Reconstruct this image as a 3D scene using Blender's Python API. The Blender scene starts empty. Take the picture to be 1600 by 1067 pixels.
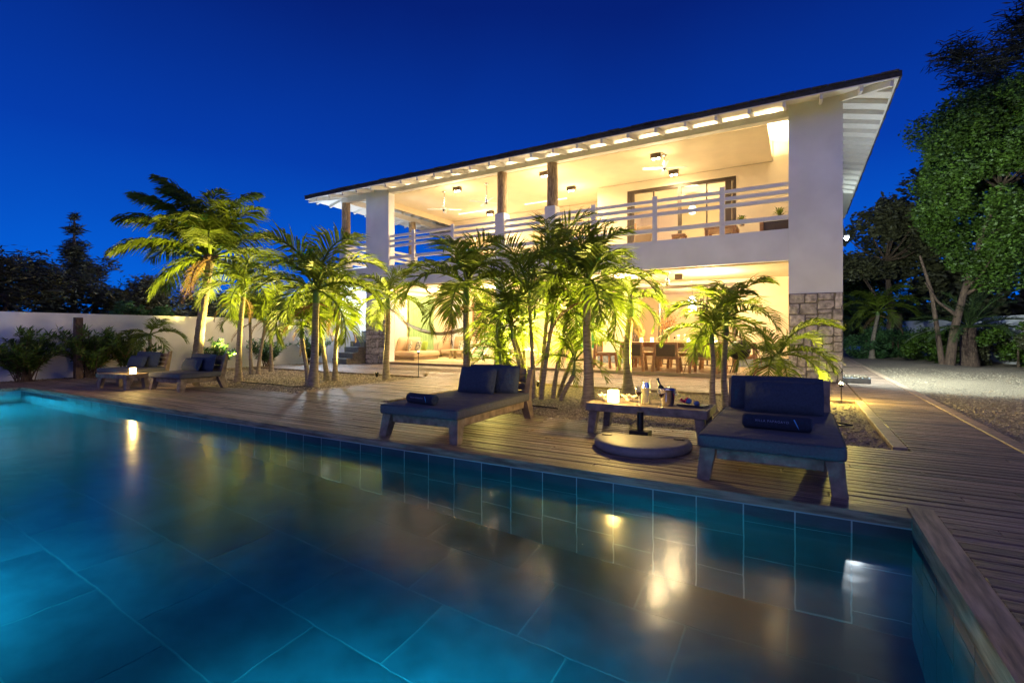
import bpy, bmesh, math, random
import numpy as np
from mathutils import Vector, Matrix
random.seed(7); rng = np.random.default_rng(7)
R = math.radians
sc = bpy.context.scene
COL = sc.collection
# ------------------------------------------------------------------ camera, sky, sun, exposure
cam = bpy.data.cameras.new('camera'); cam.sensor_width = 36; cam.lens = 17.46
cam.shift_y = -12.5/1600; cam.clip_start = .05; cam.clip_end = 2000
camo = bpy.data.objects.new('camera', cam); COL.objects.link(camo)
camo.location = (0, 0, 1.1); camo.rotation_euler = (R(90), 0, R(30.1)); sc.camera = camo
w = bpy.data.worlds.new('World'); sc.world = w; w.use_nodes = True
nt = w.node_tree; nt.nodes.clear()
out = nt.nodes.new('ShaderNodeOutputWorld'); bg = nt.nodes.new('ShaderNodeBackground')
tc = nt.nodes.new('ShaderNodeTexCoord'); sx = nt.nodes.new('ShaderNodeSeparateXYZ'); rp = nt.nodes.new('ShaderNodeValToRGB')
nt.links.new(tc.outputs['Generated'], sx.inputs[0]); 
cn = nt.nodes.new('ShaderNodeTexNoise'); cn.inputs['Scale'].default_value = 2.2; cn.inputs['Detail'].default_value = 5
cm = nt.nodes.new('ShaderNodeMath'); cm.operation = 'MULTIPLY_ADD'; cm.inputs[1].default_value = .10
ca = nt.nodes.new('ShaderNodeMath'); ca.operation = 'ADD'; ca.inputs[1].default_value = -.05
nt.links.new(tc.outputs['Generated'], cn.inputs[0]); nt.links.new(cn.outputs[0], cm.inputs[0]); nt.links.new(sx.outputs['Z'], cm.inputs[2]); nt.links.new(cm.outputs[0], ca.inputs[0]); nt.links.new(ca.outputs[0], rp.inputs[0])
e = rp.color_ramp.elements
e[0].position = 0.0; e[0].color = (.001, .100, .52, 1)
e[1].position = 1.0; e[1].color = (.001, .005, .06, 1)
for p, c in ((.12, (.001, .070, .43, 1)), (.30, (.001, .030, .27, 1)), (.55, (.001, .010, .12, 1))):
    k = e.new(p); k.color = c
nt.links.new(rp.outputs[0], bg.inputs[0]); bg.inputs[1].default_value = .76; nt.links.new(bg.outputs[0], out.inputs[0])
sun = bpy.data.lights.new('afterglow', 'SUN'); sun.energy = .23; sun.color = (.74, .66, 1.0); sun.angle = R(60)
so = bpy.data.objects.new('afterglow', sun); COL.objects.link(so); so.rotation_euler = (R(66), 0, R(12))
vs = sc.view_settings; vs.view_transform = 'Standard'; vs.look = 'None'; vs.exposure = 1.0; vs.gamma = 1; vs.use_curve_mapping = False
sc.render.engine = 'CYCLES'
cy = sc.cycles; cy.use_denoising = True; cy.sample_clamp_indirect = 5; cy.max_bounces = 10; cy.diffuse_bounces = 4
cy.transparent_max_bounces = 16; cy.blur_glossy = .5
try: cy.denoiser = 'OPENIMAGEDENOISE'
except Exception: pass

# ------------------------------------------------------------------ materials
def N(nt, t, **k):
    n = nt.nodes.new(t)
    for a, b in k.items(): setattr(n, a, b)
    return n
def mat(name, col, rough=.6, var=0., vscale=5., stretch=(1, 1, 1), bump=0., bscale=40., metal=0., objvar=0., col2=None, spec=.5,
        trans=0., emit=None, estr=0., transl=0., coords='Object', detail=6, coat=0., bdist=.02):
    m = bpy.data.materials.new(name); m.use_nodes = True; nt = m.node_tree
    b = nt.nodes['Principled BSDF']; L = nt.links.new
    b.inputs['Roughness'].default_value = rough; b.inputs['Metallic'].default_value = metal
    b.inputs['Specular IOR Level'].default_value = spec
    if trans: b.inputs['Transmission Weight'].default_value = trans
    if coat: b.inputs['Coat Weight'].default_value = coat
    if emit: b.inputs['Emission Color'].default_value = (*emit, 1); b.inputs['Emission Strength'].default_value = estr
    c1 = (*col, 1); last = None
    tcn = N(nt, 'ShaderNodeTexCoord'); mp = N(nt, 'ShaderNodeMapping'); mp.inputs['Scale'].default_value = stretch
    L(tcn.outputs[coords], mp.inputs[0])
    src = mp.outputs[0]
    if objvar:
        oi = N(nt, 'ShaderNodeObjectInfo'); ad = N(nt, 'ShaderNodeVectorMath', operation='ADD')
        ml = N(nt, 'ShaderNodeMath', operation='MULTIPLY'); ml.inputs[1].default_value = 37.
        L(oi.outputs['Random'], ml.inputs[0]); L(mp.outputs[0], ad.inputs[0]); L(ml.outputs[0], ad.inputs[1]); src = ad.outputs[0]
    b.inputs['Base Color'].default_value = c1
    if var or col2:
        nz = N(nt, 'ShaderNodeTexNoise'); nz.inputs['Scale'].default_value = vscale; nz.inputs['Detail'].default_value = detail
        L(src, nz.inputs[0])
        cr = N(nt, 'ShaderNodeValToRGB'); L(nz.outputs[0], cr.inputs[0])
        a = [max(0, x*(1-var)) for x in col]; z = col2 if col2 else [x*(1+var) for x in col]
        cr.color_ramp.elements[0].position = .33; cr.color_ramp.elements[0].color = (*a, 1)
        cr.color_ramp.elements[1].position = .68; cr.color_ramp.elements[1].color = (*z, 1)
        last = cr.outputs[0]
    if objvar:
        gi = N(nt, 'ShaderNodeNewGeometry'); s = N(nt, 'ShaderNodeMath', operation='ADD')
        L(oi.outputs['Random'], s.inputs[0]); L(gi.outputs['Random Per Island'], s.inputs[1])
        fr = N(nt, 'ShaderNodeMath', operation='FRACT'); L(s.outputs[0], fr.inputs[0])
        mr = N(nt, 'ShaderNodeMapRange'); mr.inputs[3].default_value = 1-objvar; mr.inputs[4].default_value = 1+objvar; L(fr.outputs[0], mr.inputs[0])
        vm = N(nt, 'ShaderNodeVectorMath', operation='SCALE')
        if last: L(last, vm.inputs[0])
        else: vm.inputs[0].default_value = col
        L(mr.outputs[0], vm.inputs['Scale']); last = vm.outputs[0]
    if last: L(last, b.inputs['Base Color'])
    if bump:
        nb = N(nt, 'ShaderNodeTexNoise'); nb.inputs['Scale'].default_value = bscale; nb.inputs['Detail'].default_value = 5; L(src, nb.inputs[0])
        bp = N(nt, 'ShaderNodeBump'); bp.inputs['Strength'].default_value = bump; bp.inputs['Distance'].default_value = bdist
        L(nb.outputs[0], bp.inputs['Height']); L(bp.outputs[0], b.inputs['Normal'])
    if transl:
        tr = N(nt, 'ShaderNodeBsdfTranslucent'); mx = N(nt, 'ShaderNodeMixShader'); mx.inputs[0].default_value = transl
        if last: L(last, tr.inputs[0])
        else: tr.inputs[0].default_value = c1
        L(b.outputs[0], mx.inputs[1]); L(tr.outputs[0], mx.inputs[2]); L(mx.outputs[0], nt.nodes['Material Output'].inputs[0])
    return m
def emat(name, col, s):
    m = bpy.data.materials.new(name); m.use_nodes = True; nt = m.node_tree; nt.nodes.clear()
    o = N(nt, 'ShaderNodeOutputMaterial'); em = N(nt, 'ShaderNodeEmission'); em.inputs[0].default_value = (*col, 1); em.inputs[1].default_value = s
    nt.links.new(em.outputs[0], o.inputs[0]); return m
M = {}
M['deck'] = mat('weathered_deck', (.17, .105, .07), .5, .5, 3.5, (1, 14, 14), .7, 22, objvar=.42, col2=(.34, .235, .17), bdist=.014)
M['deck2'] = mat('coping_wood', (.20, .135, .085), .6, .5, 4, (1, 9, 9), .5, 22, objvar=.12, col2=(.34, .25, .17), bdist=.01)
M['deck3'] = mat('edge_beam_wood', (.26, .165, .09), .6, .5, 3, (11, 1, 11), .6, 20, objvar=.1, col2=(.52, .36, .22), bdist=.01)
M['edging'] = mat('edging_wood', (.26, .18, .12), .6, .4, 4, (3, 3, 3), .3, 30, objvar=.15)
M['soil'] = mat('soil', (.10, .075, .05), .9, .5, 9, bump=.8, bscale=60)
M['gravel'] = mat('gravel', (.15, .115, .075), .9, .5, 60, bump=1., bscale=70, col2=(.38, .30, .20), coords='Object', bdist=.03)
M['mulch'] = mat('bed_gravel', (.13, .09, .055), .9, .5, 50, bump=1., bscale=60, col2=(.32, .24, .15), bdist=.03)
M['pebble'] = mat('pebble', (.28, .22, .15), .8, .3, 30, objvar=.6)
M['palepebble'] = mat('pale_pebble', (.28, .23, .16), .8, .3, 30, objvar=.5)
M['white'] = mat('white_render', (.70, .70, .71), .85, .09, 1.1, bump=.12, bscale=160, bdist=.004)
M['cream'] = mat('cream_render', (.72, .60, .42), .85, .04, 2.5, bump=.1, bscale=140, bdist=.004)
M['whitewood'] = mat('white_painted_wood', (.70, .68, .66), .55, .07, 9, (1, 6, 6), .1, 60)
M['gardenwall'] = mat('garden_wall_render', (.78, .76, .77), .9, .16, 1.0, bump=.25, bscale=50, bdist=.01)
M['roof'] = mat('dark_shingle', (.045, .04, .04), .8, .4, 14, bump=.6, bscale=30, objvar=.35)
M['mortar'] = mat('stone_mortar', (.16, .14, .12), .95, .3, 20, bump=.6, bscale=60)
M['stone'] = mat('coral_stone', (.42, .37, .335), .9, .35, 11, bump=1., bscale=34, objvar=.22, col2=(.68, .61, .55), bdist=.03)
M['post'] = mat('log_post', (.30, .20, .11), .8, .5, 5, (7, 7, 1), .8, 20, col2=(.46, .33, .20))
M['teak'] = mat('teak', (.34, .17, .075), .5, .35, 6, (4, 4, 12), .2, 40, objvar=.12)
M['greyteak'] = mat('weathered_teak', (.17, .125, .085), .7, .3, 4, (3, 3, 3), .3, 30, objvar=.14, col2=(.27, .205, .145), bdist=.01)
M['fabric'] = mat('blue_grey_fabric', (.085, .088, .098), .95, .12, 60, bump=.6, bscale=7, bdist=.03)
M['fabric2'] = mat('navy_fabric', (.038, .055, .080), .95, .15, 60, bump=.7, bscale=8, bdist=.04)
M['towel'] = mat('navy_towel', (.02, .03, .055), 1., .2, 90, bump=.9, bscale=260, bdist=.008)
M['beige'] = mat('beige_fabric', (.42, .30, .19), .95, .08, 40, bump=.4, bscale=200, bdist=.004)
M['tile'] = mat('slate_pool_tile', (.024, .054, .066), .35, .25, 4, bump=.25, bscale=14, objvar=.16, bdist=.01)
M['floorgrout'] = mat('dark_grout', (.06, .11, .115), .8)
M['grout'] = mat('pale_grout', (.26, .34, .34), .8)
M['dark'] = mat('dark_void', (.012, .012, .012), .9)
M['blackmetal'] = mat('black_metal', (.02, .02, .022), .4, metal=.6)
M['bronze'] = mat('bronze_aluminium', (.07, .05, .035), .45, metal=.3)
M['steel'] = mat('brushed_steel', (.62, .6, .57), .22, .1, 30, metal=1.)
M['plaster'] = mat('grey_plastic', (.19, .18, .17), .6, .1, 20, bump=.1, bscale=90)
M['trunk'] = mat('palm_trunk', (.20, .155, .11), .85, .35, 4, (2, 2, 22), .6, 9, col2=(.36, .29, .21))
M['bark'] = mat('bark', (.09, .055, .035), .9, .4, 8, (3, 3, 1), .9, 18, col2=(.17, .11, .07))
M['shaft'] = mat('green_crownshaft', (.10, .17, .035), .5, .25, 6)
M['deadfrond'] = mat('dry_frond', (.22, .13, .06), .8, .3, 3, transl=.3)
M['frond'] = mat('palm_frond', (.15, .205, .02), .5, .35, 2.5, objvar=.3, transl=.5)
M['frondd'] = mat('dark_frond', (.05, .085, .022), .5, .35, 2.5, objvar=.25, transl=.3)
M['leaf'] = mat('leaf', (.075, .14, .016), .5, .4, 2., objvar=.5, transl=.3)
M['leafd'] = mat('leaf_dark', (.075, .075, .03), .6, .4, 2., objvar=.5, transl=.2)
M['leafg'] = mat('leaf_fresh', (.07, .16, .05), .5, .35, 2., objvar=.45, transl=.35)
M['glass'] = mat('clear_glass', (1, 1, 1), .02, trans=1.)
M['greenlac'] = mat('green_lacquer', (.02, .26, .05), .4, .1, 4)
M['curtain'] = mat('green_curtain', (.30, .45, .20), .9, .1, 5, transl=.3)
M['greenpill'] = mat('lime_cushion', (.28, .40, .06), .9)
M['pattern'] = mat('patterned_cushion', (.10, .12, .10), .9, col2=(.60, .58, .46), vscale=22, detail=0, var=.01)
M['hama'] = mat('hammock_cloth', (.07, .12, .14), .9, .1, 9, (.3, 14, .3), col2=(.40,.42,.38), detail=0)
M['pink'] = mat('pink_petal', (.65, .03, .18), .6, .2, 20, transl=.3)
M['blueflower'] = mat('blue_cloth', (.10, .18, .36), .8, .2, 20)
M['slate'] = mat('dark_tray', (.03, .03, .035), .5)
M['greystep'] = mat('grey_step_stone', (.15, .17, .19), .8, .2, 14, bump=.3, bscale=50)
M['rug'] = mat('woven_rug', (.40, .36, .22), .95, .15, 30, (1, 12, 1), .5, 120)
M['floor'] = mat('terrace_floor', (.34, .25, .16), .35, .15, 5, (1, 7, 1), .1, 30)
M['art'] = mat('screen_panel', (.05, .05, .05), .3)
M['bulb'] = emat('warm_bulb', (1., .82, .45), 60)
M['spotb'] = emat('garden_bulb', (1., .72, .22), 160)
M['candle'] = emat('candle_glow', (1., .72, .28), 14)
M['coolbulb'] = emat('cool_bulb', (.75, .88, 1.), 120)
M['cove'] = emat('cove_strip', (1., .80, .48), 2.5)
M['coolpanel'] = emat('cool_panel', (.75, .84, 1.), 6)
M['poolbulb'] = emat('pool_lens', (.3, .9, 1.), 3)
# water surface: fresnel mix of a slightly rough mirror and refraction
m = bpy.data.materials.new('pool_water'); m.use_nodes = True; nt = m.node_tree; nt.nodes.clear()
o_ = N(nt, 'ShaderNodeOutputMaterial'); gl = N(nt, 'ShaderNodeBsdfGlossy'); rf = N(nt, 'ShaderNodeBsdfRefraction'); fz = N(nt, 'ShaderNodeFresnel'); mx = N(nt, 'ShaderNodeMixShader')
gl.inputs['Roughness'].default_value = .16; rf.inputs['Roughness'].default_value = .05; rf.inputs['IOR'].default_value = 1.33; fz.inputs['IOR'].default_value = 1.55
rf.inputs['Color'].default_value = (.52, .86, .97, 1)
tcn = N(nt, 'ShaderNodeTexCoord'); nz = N(nt, 'ShaderNodeTexNoise'); nz.inputs['Scale'].default_value = 1.6; nz.inputs['Detail'].default_value = 3
bp = N(nt, 'ShaderNodeBump'); bp.inputs['Strength'].default_value = .10; bp.inputs['Distance'].default_value = .06
for a, b in ((tcn.outputs['Object'], nz.inputs[0]), (nz.outputs[0], bp.inputs['Height']), (bp.outputs[0], gl.inputs['Normal']), (bp.outputs[0], rf.inputs['Normal']),
             (fz.outputs[0], mx.inputs[0]), (rf.outputs[0], mx.inputs[1]), (gl.outputs[0], mx.inputs[2]), (mx.outputs[0], o_.inputs[0])): nt.links.new(a, b)
M['water'] = m

# ------------------------------------------------------------------ mesh and scene helpers
class B:
    def __init__(s): s.v = []; s.f = []
    def add(s, vs, fs):
        k = len(s.v); s.v += [tuple(v) for v in vs]; s.f += [tuple(i+k for i in f) for f in fs]; return s
    def box(s, x0, x1, y0, y1, z0, z1):
        return s.add([(x0,y0,z0),(x1,y0,z0),(x1,y1,z0),(x0,y1,z0),(x0,y0,z1),(x1,y0,z1),(x1,y1,z1),(x0,y1,z1)],
                     [(3,2,1,0),(4,5,6,7),(0,1,5,4),(1,2,6,5),(2,3,7,6),(3,0,4,7)])
    def quad(s, *p): return s.add(p, [(0,1,2,3)])
    def frus(s, p0, p1, a0, b0, a1, b1):          # tapered leg from p0 to p1, half sizes a (x) and b (y)
        v = [(p[0]+i*a, p[1]+j*b, p[2]) for p, a, b in ((p0,a0,b0),(p1,a1,b1)) for i, j in ((-1,-1),(1,-1),(1,1),(-1,1))]
        return s.add(v, [(3,2,1,0),(4,5,6,7),(0,1,5,4),(1,2,6,5),(2,3,7,6),(3,0,4,7)])
    def beam(s, p0, p1, w, h):                    # box along a line, w sideways, h upward
        p0, p1 = Vector(p0), Vector(p1); d = (p1-p0).normalized(); sd = d.cross(Vector((0,0,1)))
        if sd.length < 1e-4: sd = Vector((1,0,0))
        sd.normalize(); up = sd.cross(d)
        v = [q+sd*i*w/2+up*j*h/2 for q in (p0,p1) for i, j in ((-1,-1),(1,-1),(1,1),(-1,1))]
        return s.add(v, [(3,2,1,0),(4,5,6,7),(0,1,5,4),(1,2,6,5),(2,3,7,6),(3,0,4,7)])
    def tube(s, pts, rr, n=8):
        pts = [Vector(p) for p in pts]
        if not hasattr(rr, '__len__'): rr = [rr]*len(pts)
        vs = []; fs = []; pr = None
        for i, p in enumerate(pts):
            d = (pts[min(i+1, len(pts)-1)]-pts[max(i-1, 0)]).normalized()
            if pr is None: pr = d.orthogonal().normalized()
            else: pr = (pr-d*pr.dot(d)).normalized()
            q = d.cross(pr)
            vs += [p+(pr*math.cos(a)+q*math.sin(a))*rr[i] for a in (2*math.pi*k/n for k in range(n))]
        for i in range(len(pts)-1):
            fs += [(i*n+k, i*n+(k+1)%n, (i+1)*n+(k+1)%n, (i+1)*n+k) for k in range(n)]
        fs += [tuple(range(n-1, -1, -1)), tuple((len(pts)-1)*n+k for k in range(n))]
        return s.add(vs, fs)
    def lathe(s, prof, c=(0,0), n=20):
        vs = [(c[0]+r*math.cos(2*math.pi*k/n), c[1]+r*math.sin(2*math.pi*k/n), z) for r, z in prof for k in range(n)]
        fs = [(i*n+k, i*n+(k+1)%n, (i+1)*n+(k+1)%n, (i+1)*n+k) for i in range(len(prof)-1) for k in range(n)]
        return s.add(vs, fs)
    def prism(s, poly, z0, z1):
        n = len(poly)
        return s.add([(x,y,z0) for x,y in poly]+[(x,y,z1) for x,y in poly],
                     [tuple(range(n-1,-1,-1)), tuple(range(n,2*n))]+[(k,(k+1)%n,(k+1)%n+n,k+n) for k in range(n)])
    def pillow(s, w, h, t, T=Matrix(), n=10, p=2.6, q=.55):   # soft cushion, w x h face, t thick along y
        vs = []; fs = []
        for sg in (1, -1):
            for i in range(n+1):
                for j in range(n+1):
                    u, v = 2*i/n-1, 2*j/n-1
                    th = max(0, (1-abs(u)**p)*(1-abs(v)**p))**q
                    k = 1-.06*(abs(u*v))**1.5
                    pin = 1-.05*(1-abs(v)**2)*abs(u)**4
                    vs.append(T @ Vector((u*w/2*k*pin, sg*t/2*th+.004*random.uniform(-1,1), v*h/2*k)))
        m_ = (n+1)**2
        for sg in (0, 1):
            for i in range(n):
                for j in range(n):
                    a = sg*m_+i*(n+1)+j; f = (a, a+1, a+n+2, a+n+1)
                    fs.append(f if sg == 0 else f[::-1])
        return s.add(vs, fs)
    def rbox(s, x0, x1, y0, y1, z0, z1, r=.03, seg=3):
        bm = bmesh.new(); bmesh.ops.create_cube(bm, size=1)
        for v in bm.verts: v.co = Vector(((x0+x1)/2+v.co.x*(x1-x0), (y0+y1)/2+v.co.y*(y1-y0), (z0+z1)/2+v.co.z*(z1-z0)))
        bmesh.ops.bevel(bm, geom=bm.edges[:], offset=r, segments=seg, profile=.5, affect='EDGES')
        bm.verts.index_update(); vs = [v.co[:] for v in bm.verts]; fs = [tuple(v.index for v in f.verts) for f in bm.faces]; bm.free()
        return s.add(vs, fs)
    def move(s, T, k0=0):
        for i in range(k0, len(s.v)): s.v[i] = tuple(T @ Vector(s.v[i]))
        return s
def mesh(b, name, material, smooth=False):
    me = bpy.data.meshes.new(name); me.from_pydata(b.v, [], b.f); me.update()
    if material: me.materials.append(M[material] if isinstance(material, str) else material)
    if smooth: me.polygons.foreach_set('use_smooth', [True]*len(me.polygons))
    if smooth:
        try: me.set_sharp_from_angle(angle=R(50))
        except Exception: pass
    return me
def link(name, data, parent=None, **props):
    o = bpy.data.objects.new(name, data); COL.objects.link(o)
    if parent: o.parent = parent
    for k, v in props.items(): o[k] = v
    return o
def wpos(o):
    p = Vector((0,0,0))
    while o: p += o.location; o = o.parent
    return p
def part(name, b, material, parent, smooth=False, world=True, **props):   # b in world coordinates when world=True
    if world and parent is not None:
        p = wpos(parent); b.v = [(x-p.x, y-p.y, z-p.z) for x, y, z in b.v]
    return link(name, mesh(b, name, material, smooth), parent, **props)
def thing(name, loc, label, cat, group=None, rz=0.):
    o = link(name, None); o.location = loc; o.rotation_euler = (0,0,rz); o['label'] = label; o['category'] = cat
    if group: o['group'] = group
    return o
def solo(name, b, material, label, cat, group=None, smooth=False, loc=None):
    o = link(name, mesh(b, name, material, smooth)); o['label'] = label; o['category'] = cat
    if loc: o.location = loc
    if group: o['group'] = group
    return o
def struct(name, b, material, smooth=False): return link(name, mesh(b, name, material, smooth), kind='structure')
def inst(name, me, parent, loc=(0,0,0), rot=(0,0,0), scale=(1,1,1)):
    o = bpy.data.objects.new(name, me); COL.objects.link(o); o.parent = parent; o.location = loc; o.rotation_euler = rot; o.scale = scale; return o
def copy_tree(src, loc, rz, label, group=None):
    def cp(o, par):
        c = o.copy(); COL.objects.link(c)
        if par: c.parent = par
        for ch in o.children: cp(ch, c)
        return c
    c = cp(src, None); c.location = loc; c.rotation_euler = (0,0,rz); c['label'] = label
    if group: c['group'] = group
    return c
def lamp(kind, loc, energy, col, size=.1, rot=None, spot=None, parent=None, name='lamp_light', sizey=None, blend=.6):
    l = bpy.data.lights.new(name, kind); l.energy = energy; l.color = col
    if kind == 'AREA':
        l.size = size
        if sizey: l.shape = 'RECTANGLE'; l.size_y = sizey
    elif kind in ('POINT', 'SPOT'): l.shadow_soft_size = size
    if spot: l.spot_size = R(spot); l.spot_blend = blend
    o = bpy.data.objects.new(name, l); COL.objects.link(o)
    if parent:
        o.parent = parent; o.location = Vector(loc)-wpos(parent)
    else: o.location = loc
    if rot is not None:
        o.rotation_euler = Vector(rot).to_track_quat('-Z', 'Y').to_euler() if len(rot) == 3 else rot
    return o
WARM = (1., .755, .41); COOL = (.72, .86, 1.); SPOT = (1., .78, .16)

# ------------------------------------------------------------------ ground
YF = 13.27; PX0, PX1, PY0, PY1 = -13.7, .585, .3, 3.74; WZ = -.14; PB = -1.42
g = B()
for x0, x1, y0, y1 in ((-400,PX0-.1,-300,500), (PX1+.1,400,-300,500), (PX0-.1,PX1+.1,-300,PY0-.1), (PX0-.1,PX1+.1,PY1+.1,500)):
    g.quad((x0,y0,-.075),(x1,y0,-.075),(x1,y1,-.075),(x0,y1,-.075))
struct('ground', g, 'soil')
# gravel yard to the right, gently uneven
nx, ny = 70, 110; v = []; f = []
for j in range(ny+1):
    for i in range(nx+1):
        x = 1.915+(16*(i/nx)**1.5); y = -2+42*j/ny
        z = -.05+(.03*math.sin(x*1.3+y*.7)+.02*math.sin(x*3.1-y*1.9))*min(1, (x-1.9)*.8)+.035*max(0, min(1, (x-1.9)))
        v.append((x, y, z))
for j in range(ny):
    for i in range(nx): a = j*(nx+1)+i; f.append((a, a+1, a+nx+2, a+nx+1))
struct('gravel_yard', B().add(v, f), 'gravel', True)
b1 = B().quad((-15.0,6.0,-.035),(-8.15,6.0,-.035),(-8.15,9.8,-.035),(-15.0,9.8,-.035)); struct('left_planting_bed', b1, 'mulch')
b2 = B().quad((-5.8,6.0,-.035),(.77,6.0,-.035),(.77,9.72,-.035),(-5.8,9.72,-.035)); struct('right_planting_bed', b2, 'mulch')
struct('wall_border_bed', B().quad((-16.2,-2,-.03),(-15.2,-2,-.03),(-15.2,14,-.03),(-16.2,14,-.03)), 'mulch')
def pebbles(name, regions, material):
    vs = []; fs = []; k = 0
    base = np.array([(1,0,0),(-1,0,0),(0,1,0),(0,-1,0),(0,0,1)], float); F = [(0,2,4),(2,1,4),(1,3,4),(3,0,4)]
    for (x0,x1,y0,y1,z,n,s0,s1) in regions:
        P = np.stack([rng.uniform(x0,x1,n), y0+(y1-y0)*rng.uniform(0,1,n)**1.4, np.full(n,z)], 1); S = rng.uniform(s0,s1,n); A = rng.uniform(0,6.28,n)
        for p, s_, a in zip(P, S, A):
            c_, d_ = math.cos(a), math.sin(a); q = base*[s_*1.3, s_*.9, s_*.7]
            for r in q: vs.append((p[0]+r[0]*c_-r[1]*d_, p[1]+r[0]*d_+r[1]*c_, p[2]+r[2]))
            fs += [tuple(i+k for i in t) for t in F]; k += 5
    link(name, mesh(B().add(vs, fs), name, material), kind='stuff')
pebbles('bed_gravel', [(-15,-8.15,6,9.8,-.035,7000,.012,.03), (-5.8,.77,6,9.72,-.035,9000,.008,.022), (-16.2,-15.2,-2,12,-.03,1500,.012,.03)], 'pebble')
pebbles('yard_gravel', [(1.95,5,4,12,-.022,14000,.006,.018), (1.95,9,9,20,-.012,9000,.008,.022)], 'palepebble')

# ------------------------------------------------------------------ pool
pw = struct('pool_wall', B().box(PX0-.3,PX1+.3,PY1-.007,PY1+.2,PB-.2,-.055).box(PX0-.2,PX0-.015,PY0-.2,PY1+.01,PB-.2,-.055).box(PX1-.007,PX1+.2,PY0-.2,PY1-.008,PB-.2,-.055)
            .box(PX0-.19,PX1+.19,PY0-.2,PY0-.015,PB-.2,-.055), 'grout')
pf = struct('pool_floor', B().box(PX0-.01,PX1+.01,PY0-.01,PY1+.01,PB-.15,PB-.003), 'floorgrout')
TW, TH, gp = .3065, .60, .009
tm = mesh(B().box(0,TW-gp,-.01,.006,0,TH-gp), 'wall_tile', 'tile')
tm2 = mesh(B().box(0,TW-gp,-.006,.01,0,TH-gp), 'wall_tile', 'tile'); nT = 0; ncol = int((PX1-PX0)/TW)
for i in range(ncol+1):
    x1 = PX1-i*TW; off = (.0, .34, .14, .46, .05, .27, .41)[(i*3+i//4)%7]
    z = -.06; first = True
    while z > PB+.02:
        h = (TH-off if first and off > .03 else TH); h = min(h, z-PB); first = False
        inst('tile', tm, pw, (x1-TW+gp/2, PY1+.0, z-h+gp/2), (0,0,0), (1,1,max(.05,(h-gp))/(TH-gp))); nT += 1
        z -= h
nY = int((PY1-PY0)/TW)+1
for i in range(nY):                                    # right hand wall, tiles turned a quarter
    y1 = PY1-i*TW; off = (.2, .4, .08, .5, .3)[i % 5]; z = -.06; first = True
    while z > PB+.02:
        h = (TH-off if first else TH); h = min(h, z-PB); first = False
        inst('tile', tm2, pw, (PX1, y1-TW+gp/2, z-h+gp/2), (0,0,R(90)), (1,1,max(.05,(h-gp))/(TH-gp))); z -= h
fm = mesh(B().box(0,.9-.012,0,.6-.012,-.01,.0), 'floor_tile', 'tile')
r = 0; y = PY0
while y < PY1-.02:
    x = PX0-(.9*((r*.37) % 1)); hh = min(.6, PY1-y)
    while x < PX1-.01:
        a, b_ = max(x, PX0), min(x+.9, PX1)
        if b_-a > .03: inst('tile', fm, pf, (a+.006, y+.006, PB), (0,0,0), ((b_-a-.012)/.888, (hh-.012)/.588, 1))
        x += .9
    y += .6; r += 1
nxw, nyw = 60, 16
struct('pool_water', B().quad((PX0-.01,PY0-.01,WZ),(PX1+.01,PY0-.01,WZ),(PX1+.01,PY1+.01,WZ),(PX0-.01,PY1+.01,WZ)), 'water')
for i, (x, y, en, s, lb) in enumerate(((-12.6, PY0+.06, 60, .35, 'round pool light low in the near wall at the far left end'), (-8.4, PY0+.06, 13, .35, 'round pool light in the middle of the near wall'),
                        (-4.6, PY0+.06, 17, .35, 'round pool light in the near wall below the long daybed'), (-1.3, PY0+.06, 78, .35, 'round pool light in the near wall by the right end'))):
    t = thing('pool_light', (x, y, -.62), lb, 'pool light', 'pool lights in the near wall')
    part('lens', B().lathe([(.001,.03),(.07,.028),(.085,.01),(.085,0)], n=16).move(Matrix.Translation((x,y,-.62)) @ Matrix.Rotation(R(-90),4,'X')), 'poolbulb', t)
    lamp('AREA', (x, y+.06, -.62), en*(4.6, 3.8, 2.3, 7.0)[i], (.03, .72, 1.), s, (0, .25, -.97), parent=t, name='pool_lamp').data.spread = R(125)
t = thing('pool_light', (PX0+.03, 2.4, -.45), 'round pool light in the left end wall of the pool', 'pool light')
part('lens', B().lathe([(.001,.03),(.07,.028),(.085,.01),(.085,0)], n=16).move(Matrix.Translation((PX0+.03,2.4,-.45)) @ Matrix.Rotation(R(90),4,'Y')), 'poolbulb', t)
lamp('AREA', (PX0+.09, 2.4, -.45), 420, (.05,.80,1.), .3, (1,0,-.12), parent=t, name='pool_lamp')
cop = struct('pool_coping', B().box(PX0-.13,PX1+.0,PY1-.012,PY1+.125,-.055,.006), 'deck2')
part('edging_board', B().box(PX1-.012,PX1+.115,PY0-.6,PY1+.15,-.085,.03), 'deck3', cop)
part('edging_board', B().box(PX0-.13,PX0+.012,PY0-.4,PY1-.014,-.055,.006), 'deck2', cop)

# ------------------------------------------------------------------ deck, board by board near the camera
deck = struct('pool_deck', B().box(PX1+.13,1.78,-1.5,PY1+.15,-.07,-.035).box(-15.2,1.78,PY1+.16,5.95,-.07,-.035).box(.885,1.78,5.96,30,-.07,-.035)
              .box(-8.1,-5.85,5.96,9.84,-.07,-.035).box(-15.6,.88,9.85,YF+1,-.07,-.035).box(-15.2,PX0-.14,-1.5,PY1+.15,-.07,-.035), 'dark')
PIT = .106
bmesh_cache = {}
def board(x0, x1, y, st=None):
    if x1-x0 < .05: return
    jz = random.uniform(-.002, .002)
    if st is not None: st.box(x0, x1, y, y+PIT-.013, -.03, jz); return
    me = bmesh_cache.setdefault('b', mesh(B().rbox(0,1,0,PIT-.013,-.03,0,.0045,1), 'deck_board', 'deck'))
    inst('board', me, deck, (x0, y, jz), (0,0,random.uniform(-.0006,.0006)), (x1-x0, 1, 1))
far = B(); nb = 0
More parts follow.
